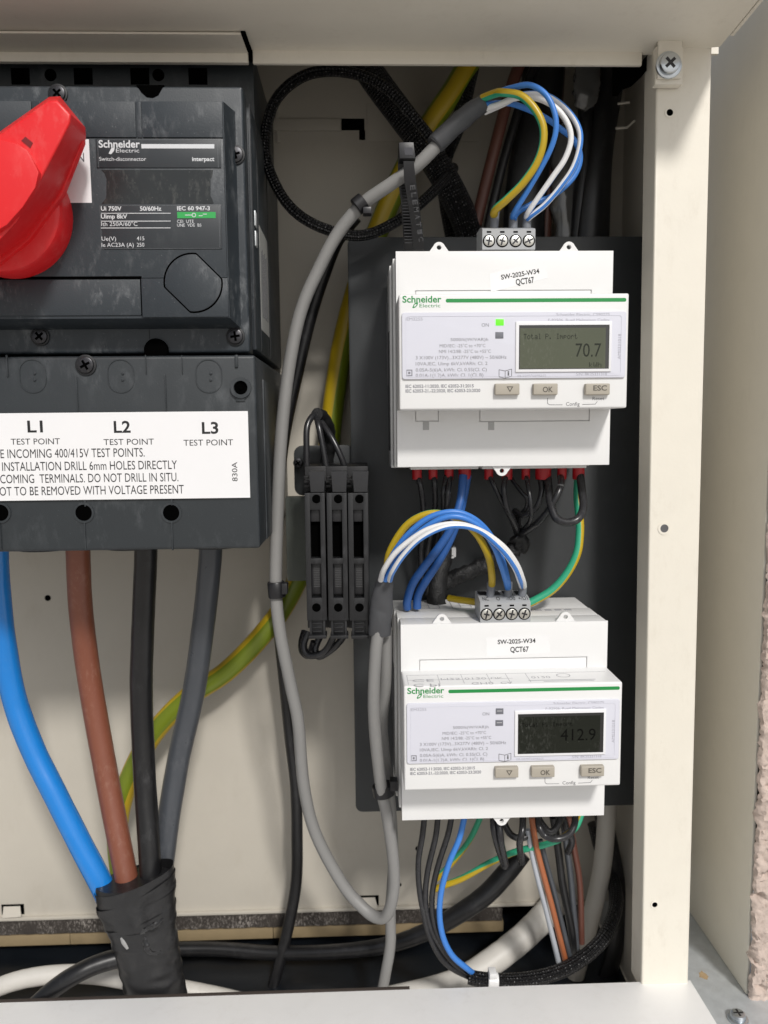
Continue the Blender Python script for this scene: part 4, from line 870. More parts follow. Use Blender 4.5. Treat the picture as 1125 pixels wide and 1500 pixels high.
cable('heat_shrink_sleeve', None, None, [(565, 845, 64, 11.5), (563.5, 852, 64, 13), (560, 872, 63, 15.5), (558.5, 892, 62, 17.5), (557, 906, 62, 17), (556, 929, 61, 17)], 15, shrink, parent=db, seg=24, wrinkle=0.07, flat=0.7)
cable('control_cable', 'thin black cable running down beside the long grey data cable', 'cable', [(522, 318, 38), (495, 352, 34), (474, 405, 30), (455, 465, 28), (437, 540, 28), (416, 640, 30), (406, 740, 30), (404, 860, 30), (410, 930, 28), (418, 1010, 24), (425, 1080, 22), (433, 1150, 20), (435, 1220, 18), (434, 1290, 18), (424, 1350, 20), (412, 1400, 24), (398, 1455, 28)], 9.0, c_black, seg=16, push=-40)

# ---- cable ties --------------------------------------------------------------------
def tie(label, p0, p1, d, r, mt=black_pl, head=None, flat=1.0):
    """band round a cable between two photo pixels along the cable, with a small lock head"""
    t = thing('cable_tie', W((p0[0]+p1[0])/2, (p0[1]+p1[1])/2, d), label, 'cable tie')
    bm = NB(); a, b = W(*p0, d), W(*p1, d); tube(bm, [(a, RM(r*0.93, d)), (a.lerp(b, 0.06), RM(r, d)), (a.lerp(b, 0.94), RM(r, d)), (b, RM(r*0.93, d))], 24, flat=flat); obj('strap', bm, mt, t, 40)
    if head:
        hx, hy, hw, hh = head; dd = d+RM(r, d)*0.55; p = W(hx-hw/2, hy-hh/2, dd); q = W(hx+hw/2, hy+hh/2, dd)
        bm = NB(); box(bm, p.x, q.x, dd-4, dd+1.5, q.z, p.z, 0.5); obj('lock_head', bm, mt, t)
    return t
tie('small black tie on the grey data cable below its upper bend', (533, 294), (521, 304), 49, 12.5, head=(538, 309, 13, 10))
tie('small black tie on the grey data cable left of the fuse holders', (404, 852), (406, 875), 42.5, 13.0, head=(417, 862, 9, 16))
tie('black tie holding both grey data cables beside the lower meter', (560, 1149), (563, 1165), 51, 16.5, head=(577, 1150, 12, 14))
# big tie hanging over the top edge of the mounting plate
bt = thing('cable_tie', W(605, 330, 40), 'long wide black cable tie hanging from the upper grey cable to the plate', 'cable tie')
bm = NB(); a = [W(x, y, 60) for x, y in ((584, 208), (606, 208), (609, 232), (585, 232))]; loft(bm, [v+Vector((0, 8, 0)) for v in a], [v+Vector((0, 0, 0)) for v in a], 0.6); hdk = obj('lock_head', bm, black_pl, bt)
bm = NB(); a = [W(x, y, 60.1) for x, y in ((592, 216), (604, 216), (605, 227), (593, 227))]; loft(bm, [v+Vector((0, 1, 0)) for v in a], a); obj('lock_mouth', bm, steel_dk, hdk)
def strap(pts, nm):
    bm = NB(); rows = []
    for (xl_, xr_, y, d) in pts:
        l_, r_ = W(xl_, y, d), W(xr_, y, d); rows.append([bm.verts.new(v) for v in (l_, r_, r_+Vector((0, 1.1, 0)), l_+Vector((0, 1.1, 0)))])
    for i in range(len(rows)-1):
        for q in range(4): bm.faces.new((rows[i][q], rows[i][(q+1) % 4], rows[i+1][(q+1) % 4], rows[i+1][q]))
    bm.faces.new(rows[0]); bm.faces.new(list(reversed(rows[-1]))); return obj(nm, bm, black_pl, bt)
st1 = strap([(591, 606, 236, 62), (592, 609, 262, 61), (598, 614, 300, 55), (603, 619, 335, 45), (605, 621, 366, 36)], 'strap_tongue')
strap([(583, 600, 228, 54), (583, 602, 262, 52), (588, 604, 300, 46), (590, 607, 335, 38), (592, 608, 366, 30)], 'strap_return')
bm = NB()
for k in range(24):
    t = k/23; y = 250+105*t; d = 53.4-(52-33)*max(0, (t-0.1))*1.08; x = 585+7*t; p = W(x+1, y, d); q = W(x+13, y+1.6, d); box(bm, p.x, q.x, d-0.3, d+0.5, q.z, p.z)
obj('strap_teeth', bm, black_pl, bt)
bm = NB(); y0 = 272
for k, ch in enumerate('ELEMATIC'):
    v = W(600.5+k*1.7, 272+k*11, 60.6-k*2.2); put_text(bm, ch, v.x, v.x+1.9, v.z, 2.0, 61.2-k*2.0, True, -math.pi/2+0.1)
obj('raised_lettering', bm, mat('raised_black_letter', (0.014, 0.014, 0.016), 0.38), st1, 0)

# ---- big supply cables at lower left ---------------------------------------------
GS = 'thick supply cables below the switch'
cable('supply_cable', 'thick glossy blue cable at the far left below the switch', 'cable', [(-6, 790, 40), (-4, 850, 34), (4, 930, 28), (20, 1020, 26), (47, 1095, 28), (79, 1160, 32), (117, 1235, 36), (155, 1308, 38), (180, 1370, 36)], 17.4, c_blue, GS, seg=28, wrinkle=0.025, wr_scale=0.12)
cable('supply_cable', 'thick brown cable right of the blue one', 'cable', [(114, 790, 40), (115, 830, 36), (119, 900, 28), (132, 1000, 22), (155, 1130, 26), (177, 1245, 34), (190, 1310, 38), (200, 1370, 36)], 17.2, c_brown, GS, seg=28, wrinkle=0.02, wr_scale=0.12)
cable('supply_cable', 'thick black cable between the brown and slate grey ones', 'cable', [(214, 790, 40), (213, 830, 36), (209, 930, 26), (207, 1020, 22), (212, 1140, 26), (219, 1250, 34), (222, 1310, 38), (222, 1370, 36)], 16.6, c_black, GS, seg=28, wrinkle=0.03, wr_scale=0.12)
cable('supply_cable', 'thick slate grey cable rightmost below the switch', 'cable', [(309, 790, 38), (307, 830, 34), (298, 915, 22), (284, 1012, 14), (262, 1110, 14), (247, 1200, 20), (238, 1270, 24), (228, 1340, 26)], 17.0, c_slate, GS, seg=28, wrinkle=0.02, wr_scale=0.12)
tp = cable('tape_wrapped_sheath', 'black tape wrapped around the bundled supply cables at bottom left', 'taped sheath', [(197, 1288, 40, 58), (199, 1300, 40, 59.5), (205, 1335, 40, 54), (212, 1370, 40, 49.5), (220, 1415, 38, 48), (229, 1470, 38, 47.5), (236, 1530, 38, 47)], 52, tape, seg=72, sub=16, wrinkle=0.085, flat=0.62, wr_scale=0.2)
core = [(197, 1284, 59), (199, 1300, 59.5), (205, 1335, 54), (212, 1370, 49.5), (220, 1415, 48), (229, 1470, 47.5), (236, 1530, 47)]
def core_at(y):
    for (xa, ya, ra), (xb, yb, rb) in zip(core, core[1:]):
        if ya <= y <= yb:
            t = (y-ya)/(yb-ya); return xa+(xb-xa)*t, ra+(rb-ra)*t
    return core[-1][0], core[-1][2]
for k, y0, ln in ((0, 1285, 44), (1, 1301, 38), (2, 1313, 46), (3, 1338, 30), (4, 1349, 26)):   # overlapping turns of tape
    n = 6; pth = []
    for i in range(n+1):
        y = y0+ln*i/n; x, r_ = core_at(y); lap = 1.022-0.018*i/n-0.002*k
        pth.append((W(x, y, 40), RM(r_*lap, 40)))
    bm = NB(); tube(bm, pth, 72, flat=0.635, wrinkle=0.05, wr_scale=0.16+0.03*k, cap=False)
    xm = W(core_at(y0)[0], y0, 40).x; lean = (0.25, 0.33, 0.12, 0.22, -0.02)[k]
    for v in bm.verts: v.co.z += (v.co.x-xm)*lean
    obj('tape_turn', bm, tape, tp, 50)
bm = NB(); tube(bm, tube_path([(177, 1374, 56, 1.5), (181, 1381, 57, 3.4), (187, 1390, 57, 2.2)], 3, 5), 10, flat=0.4)
obj('torn_pale_spot', bm, mat('exposed_filler', (0.30, 0.30, 0.295), 0.5), tp)
bm = NB(); tube(bm, tube_path([(206, 1368, 57, 2), (216, 1360, 59, 4.5), (228, 1355, 58.5, 5), (240, 1346, 56, 2)], 4, 8), 12, flat=0.45, wrinkle=0.5, wr_scale=0.6)
tube(bm, tube_path([(211, 1372, 57, 2), (214, 1386, 58, 4.5), (222, 1396, 58, 4), (237, 1394, 56.5, 2)], 4, 8), 12, flat=0.45, wrinkle=0.5, wr_scale=0.6)
obj('torn_tape_edge', bm, mat('shiny_torn_tape', (0.016, 0.016, 0.017), 0.2, bump=0.6, bscale=300), tp)

# ---- thick earth cable behind -------------------------------------------------------
cable('earth_cable', 'thick green and yellow earth cable winding diagonally behind the others', 'cable', [(705, 60, 24), (665, 130, 22), (625, 190, 20), (592, 250, 18), (565, 310, 15), (530, 400, 12), (505, 490, 10), (490, 580, 9), (476, 700, 9), (455, 800, 10), (420, 880, 12), (380, 935, 14), (330, 985, 16), (275, 1022, 18), (225, 1075, 20), (190, 1140, 22), (172, 1210, 24), (178, 1290, 28)], 15.5, [e_yel, e_grn], seg=32, stripe=lambda f: 1 if (f % 0.5) < 0.22 else 0, twist=0.0046, a0=-2.54, push=-36)

# ---- braided loops and dark harness at the top -------------------------------------
GB = 'black braided sleeves at the top'
cable('braided_sleeve', 'black braided sleeve forming a wide ring left of the upper meter', 'braided sleeve', [(640, 215, 36), (605, 170, 36), (560, 125, 34), (505, 105, 32), (448, 110, 30), (405, 145, 30), (389, 200, 32), (395, 250, 34), (424, 302, 38), (470, 333, 40), (530, 345, 38), (585, 322, 32), (628, 287, 26), (652, 262, 14), (664, 246, 4)], 7.6, braid, GB, seg=18, push=-14)
cable('braided_sleeve', 'wide black braided sleeve crossing the yellow earth cable at the top', 'braided sleeve', [(520, 70, 20), (548, 115, 22), (585, 165, 24), (622, 215, 26), (655, 268, 26), (680, 320, 24), (692, 360, 22)], 20, braid, GB, seg=22, flat=0.6, push=-30)
cable('braided_sleeve', 'narrow black braided sleeve hanging behind the upper cable tie', 'braided sleeve', [(700, 60, 16), (686, 120, 15), (672, 180, 14), (650, 240, 13), (655, 300, 13), (666, 360, 13)], 11, braid, GB, seg=18, push=-30)
GT = 'dark cables dropping behind the upper meter'
cable('tail_cable', 'dark brown cable dropping behind the left of the upper meter', 'cable', [(775, 60, 26), (748, 130, 26), (724, 220, 26), (704, 300, 25), (690, 362, 25)], 8.5, w_dbrown, GT, push=-32)
cable('tail_cable', 'thin black cable beside the dark brown one', 'cable', [(800, 60, 24), (770, 130, 24), (742, 220, 24), (722, 300, 24), (708, 362, 23)], 6.5, c_black, GT, push=-32)
cable('tail_cable', 'fat black cable behind the loops of thin wires', 'cable', [(798, 60, 18), (792, 150, 18), (776, 240, 18), (768, 310, 18), (768, 370, 18)], 30, c_black, GT, flat=0.5, seg=20, push=-32)
cable('tail_cable', 'dull red brown cable behind the striped wires', 'cable', [(822, 60, 14), (815, 170, 14), (806, 250, 14), (800, 320, 14), (798, 370, 14)], 8, w_dbrown, GT, push=-32)
cable('tail_cable', 'broad black cable dropping behind the right of the upper meter', 'cable', [(905, 60, 22, 17), (892, 140, 22, 18), (880, 220, 22, 18), (872, 290, 22, 22), (866, 370, 20, 26)], 20, c_black, GT, flat=0.55, seg=22, push=-32)
cable('tail_cable', 'narrower black cable at the left of the broad one', 'cable', [(858, 60, 20), (858, 140, 20), (858, 220, 20), (850, 290, 20), (842, 370, 18)], 11, c_black, GT, push=-32)
cable('plastic_film', 'crinkled clear film around the cables at the top right', 'plastic film', [(862, 70, 30, 16), (860, 110, 31, 18), (857, 140, 31, 17), (850, 160, 30, 9)], 16, plastic_bag, seg=24, wrinkle=0.35, wr_scale=0.3, flat=0.5, push=-32)
cable('plastic_film', 'crinkled clear film lower down behind the striped wires', 'plastic film', [(832, 180, 18, 10), (828, 230, 18, 17), (826, 290, 18, 17), (830, 365, 18, 14)], 16, plastic_bag, seg=24, wrinkle=0.4, wr_scale=0.25, flat=0.5, push=-32)

# ---- fuse holders -------------------------------------------------------------------
fb = thing('fuse_bracket', W(440, 760, 5), 'dark metal bracket and rail behind the three black fuse holders', 'bracket')
bm = NB(); p = W(430, 653, 6); q = W(520, 725, 6); prism(bm, rounded(p.x, q.x, q.z, p.z, 4, 4), 2, 6, 0.4); obj('bracket_plate', bm, plate_dk, fb)
bm = NB(); p = W(418, 728, 8); q = W(470, 850, 8); box(bm, p.x, q.x, 2, 9, q.z, p.z, 0.5); obj('rail_end', bm, mat('dull_green_grey_steel', (0.09, 0.10, 0.09), 0.5, metal=0.4, dust=0.6, dcol=(0.2, 0.22, 0.17)), fb)
phillips(fb, 'bracket_screw', W(437, 678, 6.2), RM(7, 6), steel_dk, black_hole, 3, 0.6)
DFU = 58.0
def make_fuse(px, label):
    xa = W(px-15.0, 800, DFU).x; xb = W(px+14.4, 800, DFU).x; wd = xb-xa
    zT = W(px, 690, DFU).z; zTop = W(px, 722, DFU).z; zBot = W(px, 909, DFU).z; zE = W(px, 935, DFU).z
    f = thing('fuse_holder', V((xa+xb)/2, 8, zE), label, 'fuse holder', 'three black fuse holders side by side')
    bm = NB(); box(bm, xa-0.6, xb+0.35, 10, DFU-12, zE+1.5, zT+1.5, 0.5); box(bm, xa-0.1, xb+0.1, DFU-12.1, DFU-5, zBot, zTop, 0.3); bo = obj('body', bm, mat('matt_black_body', (0.007, 0.007, 0.008), 0.5), f)
    # carrier front as a frame: rails and cross bars around open windows
    zz = lambda y: W(px, y, DFU).z
    bm = NB(); r = wd*0.26
    box(bm, xa, xa+r, DFU-5, DFU, zBot, zTop, 0.25); box(bm, xb-r*0.95, xb, DFU-5, DFU, zBot, zTop, 0.25)
    for y0, y1 in ((722, 747), (818, 826), (876, 909)): box(bm, xa+0.2, xb-0.2, DFU-5, DFU-0.15, zz(y1), zz(y0), 0.2)
    ca = obj('carrier', bm, fuse_pl, f)
    bm = NB()
    for y0, y1, dd in ((747.5, 765, 2.4), (826.5, 872, 3.0)): box(bm, xa+r, xb-r, DFU-6, DFU-dd, zz(y1), zz(y0), 0.2)
    obj('window_block', bm, black_pl, ca)
    bm = NB(); box(bm, xa+r, xb-r, DFU-5.3, DFU-4.6, zz(818), zz(765)); obj('window_floor', bm, black_hole, ca)
    bm = NB()
    for k in range(12): y = 832+k*2.6; box(bm, xa+r+0.8, xb-r-0.6, DFU-3.1, DFU-2.8, zz(y+1.1), zz(y))
    obj('scale_marks', bm, mat('dim_grey_print', (0.06, 0.06, 0.062), 0.5), ca, 0)
    for y in (731, 890):
        c = W(px+1, y, DFU); bm = NB(); ringplate(bm, circ(c.x, c.z, RM(8, DFU), 24), circ(c.x, c.z, RM(6.6, DFU), 24), DFU-0.4, DFU+0.12); rg = obj('hole_rim', bm, fuse_pl, ca)
        bm = NB(); prism(bm, circ(c.x, c.z, RM(6.6, DFU), 20), DFU-0.4, DFU-0.02); obj('test_hole', bm, black_hole, rg)
    # latch lever at the top, angled towards the viewer
    bm = NB(); xl0 = xa+wd*0.27
    loft(bm, [V(xl0, DFU-3, zz(722)), V(xb, DFU-3, zz(722)), V(xb, DFU-5, zT), V(xl0, DFU-5, zT)], [V(xl0+0.3, DFU-0.4, zz(721)), V(xb-0.2, DFU-0.4, zz(721)), V(xb+0.4, DFU+1.6, zT), V(xl0-0.2, DFU+1.6, zT)], 0.3); obj('latch_lever', bm, mat('satin_black_lever', (0.030, 0.031, 0.034), 0.33, dust=0.2, dcol=(0.14, 0.14, 0.15)), f)
    bm = NB()
    for k in range(3): box(bm, xa-0.4, xl0-0.3, DFU-9, DFU-5-k*0.8, zz(702+k*7), zz(698+k*7), 0.2)
    obj('side_spring', bm, mat('worn_black_metal', (0.018, 0.018, 0.019), 0.4, metal=0.3), f)
    # foot
    bm = NB(); box(bm, xa+1.5, xb-1.2, DFU-8, DFU-2.0, zz(930), zBot, 0.2)
    for y in (913, 919, 925): box(bm, xa+2.4, xb-2.4, DFU-2.2, DFU-1.0, zz(y+2.2), zz(y), 0.2)
    box(bm, xa+1.0, xa+1.9, DFU-4, DFU-0.8, zz(930), zBot); box(bm, xb-1.7, xb-0.8, DFU-4, DFU-0.8, zz(930), zBot); obj('foot_clip', bm, fuse_pl, f)
    bm = NB(); box(bm, xa+0.6, xb-0.2, DFU-7, DFU+1.2, zE, zz(930), 0.35); obj('foot_tab', bm, fuse_pl, f)
for px, lab in ((462.5, 'leftmost black fuse holder beside the grey cable'), (494.5, 'middle one of the three black fuse holders'), (525.5, 'rightmost black fuse holder nearest the meters')): make_fuse(px, lab)
GF = 'thin black wires at the fuse holders'
for pts, lab in (([(450, 700, 40), (449, 660, 40), (450, 625, 38), (460, 608, 34), (470, 612, 28)], 'black wire rising at the left behind the fuse holders'),
                 ([(480, 700, 40), (474, 660, 40), (467, 625, 38), (464, 612, 34)], 'black wire rising in the middle above the fuse holders'),
                 ([(510, 700, 38), (500, 670, 40), (485, 640, 38), (470, 618, 33)], 'black wire slanting up to the left above the fuse holders')):
    cable('fuse_wire', lab, 'wire', pts, 4.6, w_black, GF)
cable('braided_sleeve', 'short black braided end gathering the wires above the fuse holders', 'braided sleeve', [(464, 606, 34, 9), (472, 614, 28, 11), (482, 634, 20, 10), (480, 665, 14, 10), (476, 700, 10, 10)], 10, fuzzy, seg=16, wrinkle=0.3, wr_scale=0.5)
for pts, lab in (([(452, 925, 36), (445, 945, 38), (452, 960, 40), (475, 955, 42), (490, 930, 44)], 'black wire loop under the left fuse holder'),
                 ([(470, 930, 34), (462, 950, 36), (468, 962, 38), (490, 948, 42), (505, 930, 42)], 'black wire loop under the middle fuse holder'),
                 ([(446, 925, 20), (442, 940, 24), (443, 954, 30), (452, 960, 34), (460, 940, 36)], 'black wire loop hanging at the lower left of the fuse holders')):
    cable('fuse_wire', lab, 'wire', pts, 5.2, w_black, GF)

# ---- wiring between the meters ---------------------------------------------------------
def Q(c, d): return [(580+x/3.75, 680+y/3.75, dd) for (x, y), dd in zip(c, d)]
GR = 'red crimp ferrules under the upper meter'
for k, (x0, x1) in enumerate(((90, 140), (180, 226), (268, 314), (345, 410), (487, 532), (583, 638), (692, 735), (768, 850), (888, 936), (972, 1034))):
    xm = (x0+x1)/2; r_ = (x1-x0)/2/3.75*1.08
    c = W(580+xm/3.75, 684, 40); bm = NB(); tube(bm, [(c+Vector((0, 0, 4)), RM(r_*0.98, 40)), (c+Vector((0, 0, -4.4)), RM(r_, 40)), (c+Vector((0, 0, -5.6)), RM(r_*0.94, 40))], 16)
    tag(obj('red_ferrule', bm, red_fer, None, 50), ['red ferrule far left under the upper meter', 'second red ferrule from left under the upper meter', 'third red ferrule from left under the upper meter', 'red ferrule on the two thick blue wires', 'red ferrule just left of the lower seal lug', 'red ferrule just right of the lower seal lug', 'slim red ferrule in the middle of the right row', 'widest red ferrule holding two black wires', 'second red ferrule from the right', 'rightmost red ferrule above the black loop and earth wire'][k], 'ferrule', GR)
GK = 'black wires under the upper meter'
for c, d, r_, lab in (
    ([(115, 62), (135, 120), (150, 240), (145, 380), (135, 500), (150, 700)], [40, 42, 40, 32, 26, 22], 4.2, 'black wire far left under the upper meter'),
    ([(203, 62), (213, 120), (215, 240), (190, 380), (170, 520), (175, 720)], [40, 42, 38, 30, 25, 22], 4.2, 'black wire second from left under the upper meter'),
    ([(280, 62), (262, 150), (262, 230), (245, 330), (220, 450), (190, 560)], [40, 44, 42, 32, 26, 22], 4.0, 'black wire with pale marking left of the blue pair'),
    ([(300, 62), (286, 150), (280, 230), (262, 330), (232, 480), (205, 600)], [40, 46, 44, 34, 28, 24], 4.0, 'second black wire with pale marking by the blue pair'),
    ([(510, 62), (540, 120), (600, 240), (640, 320), (660, 380)], [40, 44, 42, 34, 28], 3.4, 'thin black wire slanting right from the seal lug'),
    ([(608, 62), (592, 130), (610, 240), (655, 330), (670, 390)], [40, 46, 44, 36, 28], 4.0, 'black wire bowing left towards the braided end'),
    ([(625, 66), (680, 140), (720, 190), (715, 240), (680, 290), (668, 380)], [36, 40, 42, 40, 34, 28], 3.2, 'thin black wire curling behind the pale one'),
    ([(715, 62), (728, 130), (742, 240), (738, 310), (690, 370)], [40, 48, 50, 44, 30], 3.4, 'thin black wire with a glossy highlight in the middle'),
    ([(790, 62), (800, 150), (770, 240), (700, 280), (650, 260), (690, 380)], [40, 44, 44, 38, 32, 28], 4.2, 'black wire curling left under the widest ferrule'),
    ([(905, 66), (905, 120), (860, 220), (790, 310), (720, 365), (680, 390)], [40, 50, 52, 46, 36, 28], 5.0, 'black wire with worn top running down left to the braided end'),
    ([(832, 62), (840, 140), (850, 220), (880, 295), (940, 320), (1000, 300), (1028, 240), (1022, 150), (1010, 50)], [40, 46, 52, 56, 58, 58, 54, 48, 40], 6.0, 'thick black jumper looping between the two right ferrules')):
    o = cable('meter_wire', lab, 'wire', Q(c, d), r_, w_black, GK)
    if 'pale marking' in lab:                            # two printed rings on the wire
        (xa, ya), (xb, yb), da, db_ = c[1], c[2], d[1], d[2]
        for t0, t1 in ((0.02, 0.14), (0.26, 0.38)):
            pts = [(580+(xa+(xb-xa)*t)/3.75, 680+(ya+(yb-ya)*t)/3.75, da+(db_-da)*t) for t in (t0, (t0+t1)/2, t1)]
            cable('wire_marking', None, None, pts, r_*1.06, mat('pale_wire_print', (0.30, 0.30, 0.30), 0.5), parent=o, seg=12, sub=2, cap=False)
    if 'worn top' in lab: cable('worn_patch', None, None, Q([(905, 112), (903, 126), (898, 140)], [50, 50.2, 50.4]), r_*1.05, mat('worn_grey_sheath', (0.16, 0.16, 0.16), 0.4), parent=o, seg=12, sub=3)
for c, d, lab in (([(370, 62), (355, 200), (310, 340), (240, 450), (150, 570), (90, 660), (62, 750), (62, 790)], [42, 46, 48, 48, 46, 44, 42, 40], 'left one of the two thick blue wires between the meters'),
                  ([(392, 62), (375, 160), (345, 290), (290, 430), (230, 540), (165, 640), (122, 720), (116, 790)], [40, 42, 44, 44, 43, 42, 41, 40], 'right one of the two thick blue wires between the meters')):
    cable('meter_wire', lab, 'wire', Q(c, d), 6.2, w_navy, 'thick blue wires between the meters', seg=18)
cable('earth_wire', 'green and yellow earth wire curving down right to the lower meter', 'wire', Q([(1003, 66), (998, 180), (1008, 290), (1010, 380), (995, 490), (940, 600), (860, 690), (760, 750), (700, 775)], [38, 38, 42, 44, 46, 46, 46, 46, 46]), 6.2, [w_teal, e_yel], seg=20, stripe=lambda f: 0 if f < 0.5 else 1, a0=0.3, twist=-0.012)
cable('earth_wire', 'short yellow earth wire lying on top of the lower meter', 'wire', Q([(290, 735), (350, 745), (420, 755), (480, 765)], [36, 40, 44, 46]), 5.0, [e_yel, w_teal], seg=18, stripe=half(0.5, 0.7))
cable('braided_sleeve', 'frayed black braided end where the thin wires gather between the meters', 'braided sleeve', Q([(655, 395), (680, 425), (690, 445), (640, 470), (560, 520), (450, 570), (330, 620), (230, 665)], [28, 28, 27, 25, 22, 20, 18, 16]), 11.5, fuzzy, seg=22, sub=8, wrinkle=0.45, wr_scale=0.5)
cable('braided_sleeve', 'dark braided sleeve at the left between the meters', 'braided sleeve', Q([(265, 380), (260, 500), (235, 600), (220, 720), (230, 800)], [16, 18, 20, 22, 22]), 14, fuzzy, seg=18, wrinkle=0.2, wr_scale=0.4)
c = W(663, 811, 22); bm = NB(); box(bm, c.x-1.6, c.x+2.0, 9.2, 20, c.z-2.2, c.z+2.6, 0.6); box(bm, c.x-3.2, c.x+1.0, 18, 20, c.z-2.8, c.z-0.8, 0.4); tag(obj('cable_clip', bm, mat('pale_clip_plastic', (0.5, 0.5, 0.5), 0.5)), 'small pale grey clip stuck on the dark plate between the meters', 'clip')

# ---- tail below the lower meter --------------------------------------------------------
def Bm(c, d): return [(590+x/3.309, 1170+y/3.309, dd) for (x, y), dd in zip(c, d)]
GM = 'black wires dropping from the lower meter into the braided sleeve'
for c, lab in (([(108, 60), (95, 180), (76, 300), (80, 430), (100, 550), (135, 680), (210, 800), (330, 868)], 'leftmost black wire dropping from the lower meter'),
               ([(172, 60), (160, 180), (125, 330), (110, 450), (118, 560), (155, 670), (240, 790), (335, 855)], 'middle black wire dropping from the lower meter'),
               ([(240, 60), (220, 170), (170, 330), (142, 470), (150, 590), (190, 700), (260, 790), (335, 842)], 'black wire dropping beside the blue one')):
    cable('meter_wire', lab, 'wire', Bm(c, arc(c, 40, 44, 34)), 4.6, w_black, GM)
c = [(305, 60), (275, 190), (225, 310), (188, 440), (178, 560), (195, 670), (240, 760), (310, 822), (340, 845)]
cable('meter_wire', 'bright blue wire curving down from the lower meter', 'wire', Bm(c, arc(c, 42, 48, 36)), 4.6, w_blue, seg=18)
bs_ = cable('braided_sleeve', 'black braided sleeve sweeping along the sill at the lower right', 'braided sleeve', Bm([(320, 862), (360, 872), (450, 882), (560, 880), (680, 862), (790, 825), (890, 760), (970, 680), (1015, 590), (1035, 500), (1025, 420), (1000, 340), (960, 240), (930, 120)], [36, 37, 38, 38, 36, 32, 27, 22, 14, 4, -8, -18, -24, -26]), 11.0, braid, seg=20)
tie('white cable tie round the start of the braided sleeve by the sill', (714, 1436), (729, 1437), 38, 12.6, mt=w_white, head=(722, 1428, 11, 8))
cable('earth_wire', 'green earth wire with yellow middle slanting up right below the lower meter', 'wire', Bm([(150, 440), (200, 420), (290, 385), (420, 312), (500, 275), (570, 250), (690, 222), (780, 185), (840, 135), (866, 70)], [22, 24, 26, 30, 34, 38, 42, 42, 40, 38]), 5.0, [w_teal, e_yel], seg=20, stripe=lambda f: 0 if f < 0.5 else 1, twist=0.05, a0=1.2)
cable('earth_wire', 'short green and yellow wire end behind the bright blue wire', 'wire', Bm([(160, 390), (230, 320), (300, 235), (340, 170), (380, 80)], [14, 16, 18, 20, 24]), 4.6, [w_teal, e_yel], seg=18, stripe=lambda f: 0 if f < 0.5 else 1, twist=0.06, a0=2.0)
GC = 'black wires curling below the lower meter'
for c, d, lab in (([(440, 60), (440, 140), (460, 230), (495, 330)], [40, 46, 46, 40], 'black wire hanging left of the lower seal lug'),
                  ([(460, 60), (470, 150), (480, 230), (500, 320)], [42, 48, 48, 42], 'black wire hanging just below the lower seal lug'),
                  ([(582, 60), (580, 150), (566, 220), (578, 310)], [42, 50, 50, 40], 'black wire hanging straight down in front of the orange brown one'),
                  ([(660, 60), (660, 130), (690, 180), (750, 195), (810, 170), (835, 110), (830, 50)], [42, 50, 52, 54, 52, 48, 42], 'black wire looping right below the lower meter'),
                  ([(640, 60), (680, 130), (720, 160), (760, 110), (745, 60)], [36, 40, 42, 40, 36], 'small black wire loop below the lower meter'),
                  ([(480, 90), (520, 170), (580, 190), (640, 150), (660, 80)], [34, 38, 40, 38, 34], 'black wire sagging between the seal lug and the orange brown wire'),
                  ([(770, 60), (790, 140), (820, 200), (800, 260)], [30, 32, 32, 28], 'black wire behind the loop at the right')):
    cable('meter_wire', lab, 'wire', Bm(c, d), 5.2, w_black, GC)
cable('cable_conduit', 'thick black cable slanting down left under the lower meter', 'cable', [(768, 1250, 16, 12), (745, 1275, 18, 15), (710, 1312, 20, 15), (665, 1343, 20, 14), (620, 1367, 18, 13), (565, 1385, 14, 12), (490, 1394, 10, 11), (400, 1396, 4, 10.5), (310, 1390, 0, 10.5), (200, 1392, 0, 10.5)], 15, c_black, seg=24, wrinkle=0.03, push=-22)
GD = 'coloured wires dropping at the lower right'
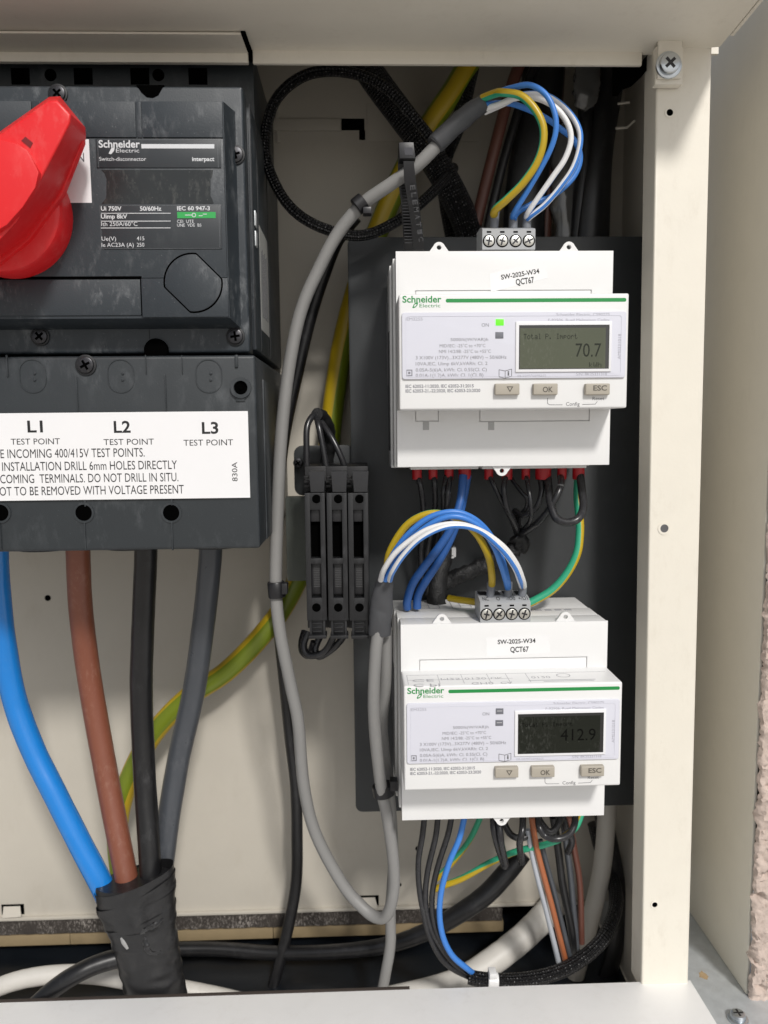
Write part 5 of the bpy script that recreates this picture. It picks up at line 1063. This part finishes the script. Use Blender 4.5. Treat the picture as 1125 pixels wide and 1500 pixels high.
for c, d, r_, mt, lab in (([(606, 150), (625, 260), (658, 400), (695, 540), (755, 790)], [40, 40, 38, 34, 26], 4.2, w_pale, 'pale grey wire left of the orange brown one'),
                          ([(625, 90), (645, 220), (685, 380), (725, 530), (788, 785)], [42, 42, 40, 36, 26], 4.6, w_orange, 'orange brown wire between the pale and dark grey ones'),
                          ([(665, 200), (700, 330), (745, 500), (812, 780)], [34, 34, 32, 25], 4.4, c_slate, 'dark grey wire right of the orange brown one'),
                          ([(730, 90), (755, 260), (775, 420), (815, 620), (830, 760)], [22, 22, 22, 22, 20], 6.0, c_black, 'black wire behind the dark grey one'),
                          ([(775, 90), (795, 240), (815, 400), (845, 760)], [20, 20, 20, 20], 5.0, c_slate, 'grey wire standing behind at the lower right'),
                          ([(805, 90), (830, 240), (858, 420), (866, 700)], [18, 18, 18, 18], 5.0, w_dbrown, 'dark brown wire next to the big grey conduit')):
    cable('tail_wire', lab, 'wire', Bm(c, d), r_, mt, GD)
cable('grey_conduit', 'broad warm grey conduit curving down beside the lower meter', 'conduit', [(891, 1120, 16), (889, 1190, 16), (882, 1270, 16), (868, 1335, 14), (850, 1400, 10), (838, 1450, 6)], 14, pipe_g, seg=24, push=-22)
cable('white_conduit', 'fat white conduit rising to the right behind the sill', 'conduit', [(560, 1465, 24, 17), (660, 1442, 20, 19), (715, 1412, 14, 20), (760, 1378, 6, 20), (795, 1345, -4, 20), (815, 1320, -14, 20)], 20, pipe_w, seg=28, wrinkle=0.03, push=-25)
cable('white_conduit', 'white conduit arching behind the taped cables at bottom left', 'conduit', [(-40, 1462, 30), (0, 1445, 30), (40, 1433, 28), (90, 1427, 26), (140, 1428, 24), (200, 1438, 22), (270, 1450, 20), (330, 1462, 20), (380, 1475, 20)], 13.5, pipe_w, seg=24, wrinkle=0.03, push=-25)
cable('cable_conduit', 'thick black cable slanting over the white conduit at bottom left', 'cable', [(40, 1485, 44), (75, 1452, 42), (110, 1428, 40), (150, 1410, 36), (200, 1398, 32)], 14, c_black, seg=24, wrinkle=0.03)
cable('tail_cable', 'black cable bulging at the far lower right inside the cabinet', 'cable', [(880, 1180, 8), (895, 1250, 8), (905, 1320, 8), (898, 1400, 8), (880, 1450, 8)], 14, c_black, seg=20, flat=0.6, push=-22)
